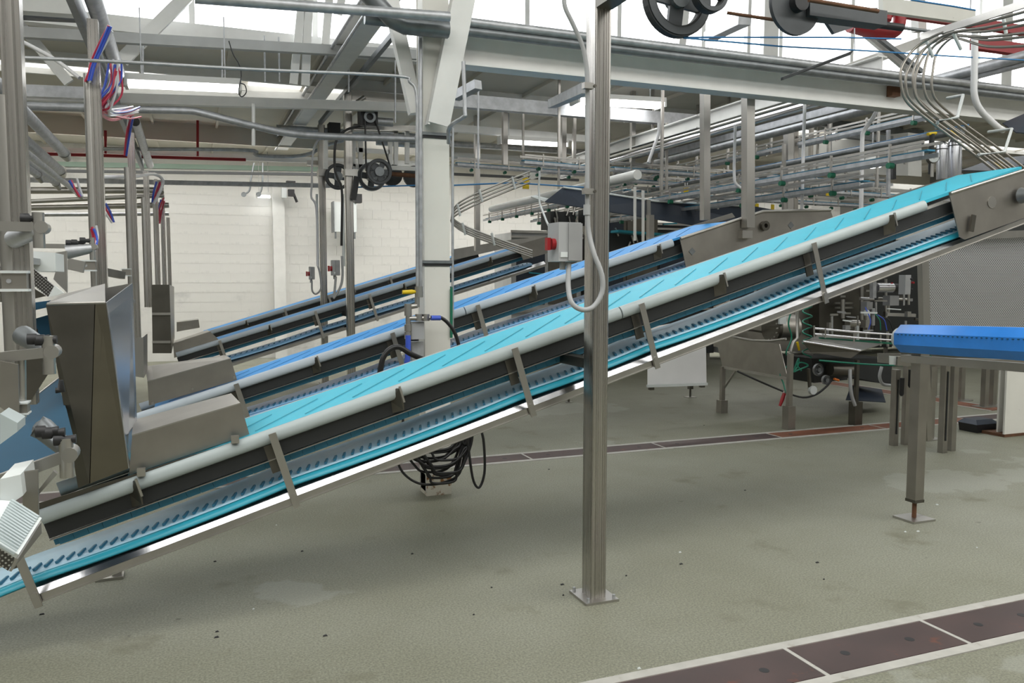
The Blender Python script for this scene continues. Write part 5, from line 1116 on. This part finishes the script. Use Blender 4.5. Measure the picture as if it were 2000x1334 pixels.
t = thing('pulley_stand', 'pale square-tube frame around the pulley drive', 'frame', tuple(at(740, 300, 11.0)))
for pa, pb in (((686, 252), (776, 256)), ((690, 262), (690, 325)), ((704, 275), (704, 328)), ((773, 258), (773, 322)), ((762, 270), (762, 322)), ((795, 255), (795, 320)), ((686, 325), (815, 330)), ((636, 268), (668, 270)), ((636, 275), (636, 330)), ((696, 293), (760, 297))):
    MB().bar(at(*pa, 11.0), at(*pb, 11.0), .055, .055, (0, 1, 0) if abs(pa[0] - pb[0]) < 5 else None).build('tube', 'white_paint', t)
beam('lower_beam', at(600, 318, 13.2), at(680, 321, 13.2), .08, .07, 'steel', 'grey rail behind the two far posts')
pipe('cord', [at(688, 366, 10.9), at(812, 362, 10.9)], .010, 'blue_cord', 'blue cord below the spoked pulley', 'cord', n=6)
pipe('cord', [at(884, 362, 9.5), at(1000, 357, 9.5), at(1140, 366, 9.5)], .010, 'blue_cord', 'blue cord passing behind the wire guide', 'cord', n=6)
pipe('cable', curve([at(712, 245, 10.6), at(680, 252, 10.6), at(660, 268, 10.6), at(654, 290, 10.6), at(654, 330, 10.6), at(660, 350, 10.6), at(668, 375, 10.6), at(667, 480, 10.6)], 5), .016, 'rubber', 'black cable arching from the motor to the nearer far post', 'cable')
pipe('cable', curve([at(640, 262, 12.8), at(618, 278, 12.8), at(610, 310, 12.8), at(609, 360, 12.8), at(608, 385, 12.8), at(618, 410, 12.8), at(620, 520, 12.8)], 5), .016, 'white_tube', 'pale cable hanging along the farther far post', 'cable')
tag(MB().bar(at(697, 345, 10.7), at(690, 390, 10.7), .07, .05, (0, 1, 0)).build('tensioner', 'black'), 'black tension arm beside the nearer far post', 'arm')
# wall cabinet and fittings on the block wall
c = at(672, 425, 17.5); t = thing('wall_cabinet', 'beige electrical cabinet on the block wall behind the far posts', 'cabinet', tuple(c))
MB().cbox(tuple(c), (.48, .28, .62)).build('body', 'plastic_white', t); MB().cbox((c.x - .245, c.y - .05, c.z), (.02, .3, .64)).build('door_edge', 'galv_dark', t)
for dx in (-.2, .2): MB().cbox((c.x + dx, c.y - .1, c.z - .38), (.03, .05, .14)).build('bracket', 'galv_dark', t)
c = at(568, 368, 17.6); t = thing('wall_bracket', 'black bracket with a hanging cable on the pilaster', 'bracket', tuple(c)); MB().cbox((c.x, c.y, c.z + .1), (.18, .12, .10)).build('plate', 'black', t); MB().cbox((c.x, c.y - .05, c.z - .1), (.12, .12, .14)).build('arm', 'black', t); MB().tube([c + V((.05, 0, -.1)), c + V((.12, 0, -.28))], .03, 6).build('cable_end', 'black', t); MB().cbox((c.x - .14, c.y, c.z - .1), (.10, .1, .2)).build('lamp_head', 'plastic_white', t)
c = at(698, 388, 17.4); tag(MB().cbox(tuple(c), (.16, .2, .18)).build('wall_speaker', 'black'), 'small black box on the wall right of the nearer far post', 'box')
for k, (x, y) in enumerate(((484, 380), (507, 386))):
    t = thing('wall_hook', ('left' if k == 0 else 'right') + ' grey hooked rod hanging at the block wall', 'hook', tuple(at(x, y, 16.8))); MB().tube(curve([at(x + 12 if k == 0 else x + 6, 318, 16.8), at(x + 6, 350, 16.8), at(x + 3, 372, 16.8), at(x - 8 if k == 0 else x - 2, 380, 16.8)], 4), .02, 6).build('rod', 'galv_dark', t)
    q = at(x - 8 if k == 0 else x - 2, 380, 16.8); MB().cyl(q - V((0, .03, 0)), q, .05, 10).build('knob', 'galv_dark', t)

# enclosed packing line standing behind everything on the right
for k in range(7):
    xa = 5.6 + k * 1.55; Yb = 14.2 - .25 * (k % 2); zt = 2.55 + .22 * ((k * 2) % 3)
    t = thing('packing_cabinet', ('first', 'second', 'third', 'fourth', 'fifth', 'sixth', 'seventh')[k] + ' dark machine cabinet from the block wall end of the far packing line', 'machine', (xa + .7, Yb, 0), 'far packing line cabinets')
    MB().box((xa, Yb, .15), (xa + 1.45, Yb + .9, zt)).build('body', ('grey_paint', 'steel_dark', 'dark_frame')[k % 3], t)
    MB().box((xa + .1, Yb - .02, 1.2), (xa + .68, Yb, zt - .2)).build('door', 'panel_navy', t); MB().box((xa + .76, Yb - .02, 1.2), (xa + 1.35, Yb, zt - .2)).build('door', 'steel_dark', t)
    for z in (1.05, zt - .1, zt): MB().box((xa - .02, Yb - .05, z), (xa + 1.48, Yb - .02, z + .04)).build('trim_rail', 'steel', t)
    for dx in (.05, 1.35):
        for dy in (.08, .8): MB().box((xa + dx, Yb + dy, 0), (xa + dx + .06, Yb + dy + .06, .15)).build('foot', 'steel_warm', t)
    for i in range(6):
        q = V((xa + rr.uniform(.1, .9), Yb - .06, rr.uniform(1.6, zt + .1))); MB().bar(q, q + V((rr.uniform(.1, .5), 0, rr.uniform(-.03, .03))), .02, .025).build('fitting', rr.choice(['steel', 'plastic_white', 'galv', 'return_edge']), t)
# ================================================================ switch boxes, conduits, hoses, valves
def switchbox(x0, y0, x1, y1, Y, label, sc=1.0, split=.42):
    a, b = at(x0, y0, Y), at(x1, y1, Y); t = thing('switch_box', label, 'box', tuple((a + b) / 2))
    xm = a.x + (b.x - a.x) * split
    MB().box((a.x, Y - .02, b.z), (b.x, Y + .11 * sc, a.z)).build('enclosure', 'plastic_grey', t)
    MB().box((xm, Y - .028 * sc, b.z + .004), (b.x + .004, Y - .02, a.z - .004)).build('cover', 'machine_grey', t)
    q = V((a.x, Y + .03 * sc, (a.z + b.z) / 2 - .01)); k = MB().cyl(q - V((.02 * sc, 0, 0)), q, .028 * sc, 14).build('switch_base', 'red', t)
    MB().bar(q - V((.035 * sc, 0, .03 * sc)), q - V((.035 * sc, 0, -.03 * sc)), .018 * sc, .03 * sc, (0, 1, 0)).build('handle', 'red', k)
    MB().box((a.x + .01 * sc, Y - .024 * sc, b.z + .02), (xm - .004, Y - .02, b.z + .045)).build('label_plate', 'plastic_white', t)
    g = V(((a.x + b.x) / 2 - .01, Y + .04, b.z)); MB().cyl(g - V((0, 0, .04 * sc)), g, .016 * sc, 10).build('gland', 'plastic_grey', t)
    return t
switchbox(1088, 434, 1131, 511, 3.62, 'grey isolator switch box with red handle on the centre post')
pipe('conduit', curve([at(1101, -10, 3.6), at(1104, 15, 3.6), at(1118, 45, 3.6), at(1136, 85, 3.6), at(1144, 120, 3.6), at(1147, 165, 3.6), at(1147, 300, 3.6), at(1147, 420, 3.6)], 5), .011, 'plastic_grey', 'grey rigid conduit running down the left side of the centre post', 'conduit')
pipe('flexible_conduit', curve([at(1147, 420, 3.6), at(1150, 455, 3.6), at(1160, 495, 3.57), at(1175, 535, 3.55), at(1176, 570, 3.55), at(1160, 598, 3.55), at(1138, 605, 3.55), at(1117, 592, 3.56), at(1110, 560, 3.6), at(1111, 515, 3.63)], 6), .0125, 'plastic_grey', 'grey flexible conduit looping from the post to the switch box', 'conduit', n=12)
for y, lab in ((168, 'upper'), (374, 'lower')):
    c = at(1148, y, 3.58); t = thing('conduit_clamp', lab + ' steel conduit clamp on the centre post', 'clamp', tuple(c))
    MB().cbox(tuple(c), (.05, .03, .028)).build('strap', 'steel', t); MB().cyl(c + V((.03, -.02, 0)), c + V((.03, .04, 0)), .008, 8).build('bolt', 'steel_dark', t)
c = at(1146, 420, 3.6); tag(MB().cyl(c, c + V((0, 0, .05)), .017, 12).build('conduit_coupling', 'plastic_grey'), 'grey coupling where the rigid and flexible conduits meet', 'fitting')
switchbox(605, 521, 614, 546, 12.8, 'small grey switch box with red handle on the farther far post', 1.2)
switchbox(649, 508, 663, 538, 10.6, 'small grey switch box with red handle on the nearer far post', 1.2)
pipe('flexible_conduit', curve([at(609, 548, 12.8), at(610, 568, 12.8), at(618, 574, 12.8), at(627, 562, 12.8), at(625, 535, 12.8), at(621, 520, 12.8)], 5), .014, 'plastic_grey', 'pale flexible conduit loop below the smaller far switch box', 'conduit')
pipe('flexible_conduit', curve([at(656, 540, 10.6), at(653, 575, 10.6), at(652, 582, 10.6), at(664, 562, 10.6), at(669, 540, 10.6), at(668, 500, 10.6)], 5), .016, 'plastic_grey', 'grey flexible conduit loop on the nearer far post', 'conduit')
# valve set on the white column
t = thing('valve_set', 'small pipe and valve assembly on the left of the white column', 'valve', tuple(at(797, 620, 5.8)))
for pts in ([(797, 600), (797, 690)], [(797, 600), (815, 597)], [(797, 622), (840, 621)], [(815, 560), (815, 600)]):
    MB().tube([at(x, y, 5.8) for x, y in pts], .018, 10).build('nipple', 'steel', t)
for x, y in ((797, 610), (797, 640), (797, 655), (818, 620), (832, 620), (797, 600)):
    c = at(x, y, 5.8); MB().cyl(c - V((0, 0, .025)), c + V((0, 0, .025)), .028, 8).build('fitting', 'steel', t)
MB().cbox(tuple(at(813, 645, 5.85)), (.10, .08, .13)).build('valve_body', 'plastic_grey', t)
MB().cbox(tuple(at(814, 685, 5.9)), (.09, .06, .14)).build('mount', 'galv', t)
tag(MB().tube([at(786, 571, 5.8), at(805, 570, 5.8), at(813, 570, 5.8)], [.015, .017, .010], 8).build('valve_lever', 'yellow'), 'yellow valve lever left of the white column', 'handle')
c = at(819, 570, 5.8); tag(MB().cyl(c - V((0, 0, .04)), c + V((0, 0, .04)), .028, 12).build('ball_valve', 'steel'), 'steel ball valve behind the yellow lever', 'valve')
pipe('hose', curve([at(797, 655, 5.75), at(797, 690, 5.75), at(794, 715, 5.75)], 4), .02, 'blue_tube', 'blue hose hanging from the valve assembly', 'hose')
pipe('hose', curve([at(842, 621, 5.75), at(862, 621, 5.75), at(880, 637, 5.75), at(892, 660, 5.75), at(897, 690, 5.75), at(895, 760, 5.75)], 5), .014, 'rubber', 'black hose arching in front of the white column', 'hose')
tag(MB().cyl(at(842, 621, 5.75), at(860, 621, 5.75), .019, 10).build('hose_sleeve', 'blue_tube'), 'blue sleeve at the start of the arching black hose', 'fitting')
pipe('hose', curve([at(741, 735, 5.6), at(748, 700, 5.6), at(762, 682, 5.6), at(780, 678, 5.6), at(800, 690, 5.6), at(822, 700, 5.65), at(832, 702, 5.7)], 5), .02, 'rubber', 'thick black hose arching left of the white column', 'hose')
tag(MB().slab([at(880, 565, 5.93), at(880, 660, 5.93), at(884, 660, 5.93), at(884, 560, 5.93)], .06, (0, 1, 0)).build('edge_strip', 'green'), 'dark green strip on the right edge of the white column', 'trim')
# coil of black cable hung on the column foot
rr = random.Random(11)
for k in range(15):
    x0 = 772 + rr.uniform(-6, 46); x1 = 918 + rr.uniform(-22, 6); dp = 878 + k * 4.6 + rr.uniform(-6, 6); Yc = 5.78 - rr.uniform(0, .12)
    pts = [at(x1, 840, Yc), at(x1 - 4, 868, Yc), at(x1 - 16, dp - 22, Yc), at((x0 + x1) / 2 + 24, dp - 3, Yc), at((x0 + x1) / 2 - 16, dp, Yc), at(x0 + 26, dp - 14, Yc), at(x0 + 8, dp - 40, Yc), at(x0 + 2, 860, Yc), at(x0 + 14, 832, Yc), at((x0 + x1) / 2, 815, Yc + .02), at(x1, 838, Yc)]
    pipe('cable_loop', curve(pts, 5), .010, 'rubber', 'black cable loop of the coil hung around the foot of the white column', 'cable', 'black cable coil on the white column', n=6)
pipe('cable_loop', curve([at(912, 845, 5.6), at(918, 900, 5.6), at(925, 940, 5.6), at(936, 952, 5.6), at(946, 925, 5.6), at(946, 880, 5.6), at(941, 845, 5.6), at(925, 820, 5.6)], 5), .010, 'rubber', 'single black cable loop hanging right of the coil', 'cable', n=6)
pipe('cable', [at(787, 815, 5.6), at(787, 850, 5.6)], .010, 'rubber', 'short straight black cable under the nearest belt', 'cable', n=6)
# feet and litter on the floor
b = atz(215, 1128, 0); t = thing('floor_support', 'flat steel foot on the floor under the low end of the nearest conveyor', 'foot', tuple(b))
MB().box((b.x - .07, b.y - .05, 0), (b.x + .07, b.y + .06, .014)).build('plate', 'steel', t); MB().hexa([(b.x + .01, b.y - .02, .014), (b.x + .06, b.y - .02, .014), (b.x + .06, b.y + .02, .014), (b.x + .01, b.y + .02, .014), (b.x + .04, b.y - .02, .06), (b.x + .06, b.y - .02, .06), (b.x + .06, b.y + .02, .06), (b.x + .04, b.y + .02, .06)]).build('toe', 'steel', t)
base = None
for k, (x, y, m_) in enumerate(((540, 1026, 1), (1072, 917, 0), (1098, 1142, 0), (1100, 1163, 0), (1328, 1079, 1), (1330, 1102, 0), (1375, 831, 0), (1455, 958, 0), (1596, 1099, 0), (1609, 1132, 0), (1768, 1039, 1), (1793, 1038, 1), (1908, 1070, 1), (424, 1234, 0), (423, 1245, 0), (495, 1190, 1), (590, 1077, 0), (635, 1242, 0), (1223, 1125, 0), (1248, 1306, 1), (1830, 986, 1), (960, 1148, 0), (805, 1082, 0), (82, 1200, 0), (925, 1201, 0), (420, 1097, 0))):
    q = atz(x, y, 0)
    mb = MB(); s_ = .006 + .003 * (k % 3); mb.hexa([(q.x - s_, q.y - s_ * .6, 0), (q.x + s_, q.y - s_ * .5, 0), (q.x + s_ * .8, q.y + s_ * .6, 0), (q.x - s_ * .7, q.y + s_ * .5, 0), (q.x - s_ * .7, q.y - s_ * .4, .006), (q.x + s_ * .6, q.y - s_ * .4, .005), (q.x + s_ * .5, q.y + s_ * .4, .006), (q.x - s_ * .6, q.y + s_ * .4, .004)])
    tag(mb.build('crumb', 'plastic_white' if m_ else 'black'), 'tiny white crumb lying on the green-grey floor' if m_ else 'tiny dark crumb lying on the green-grey floor', 'crumb', 'white crumbs on the floor' if m_ else 'dark crumbs on the floor')
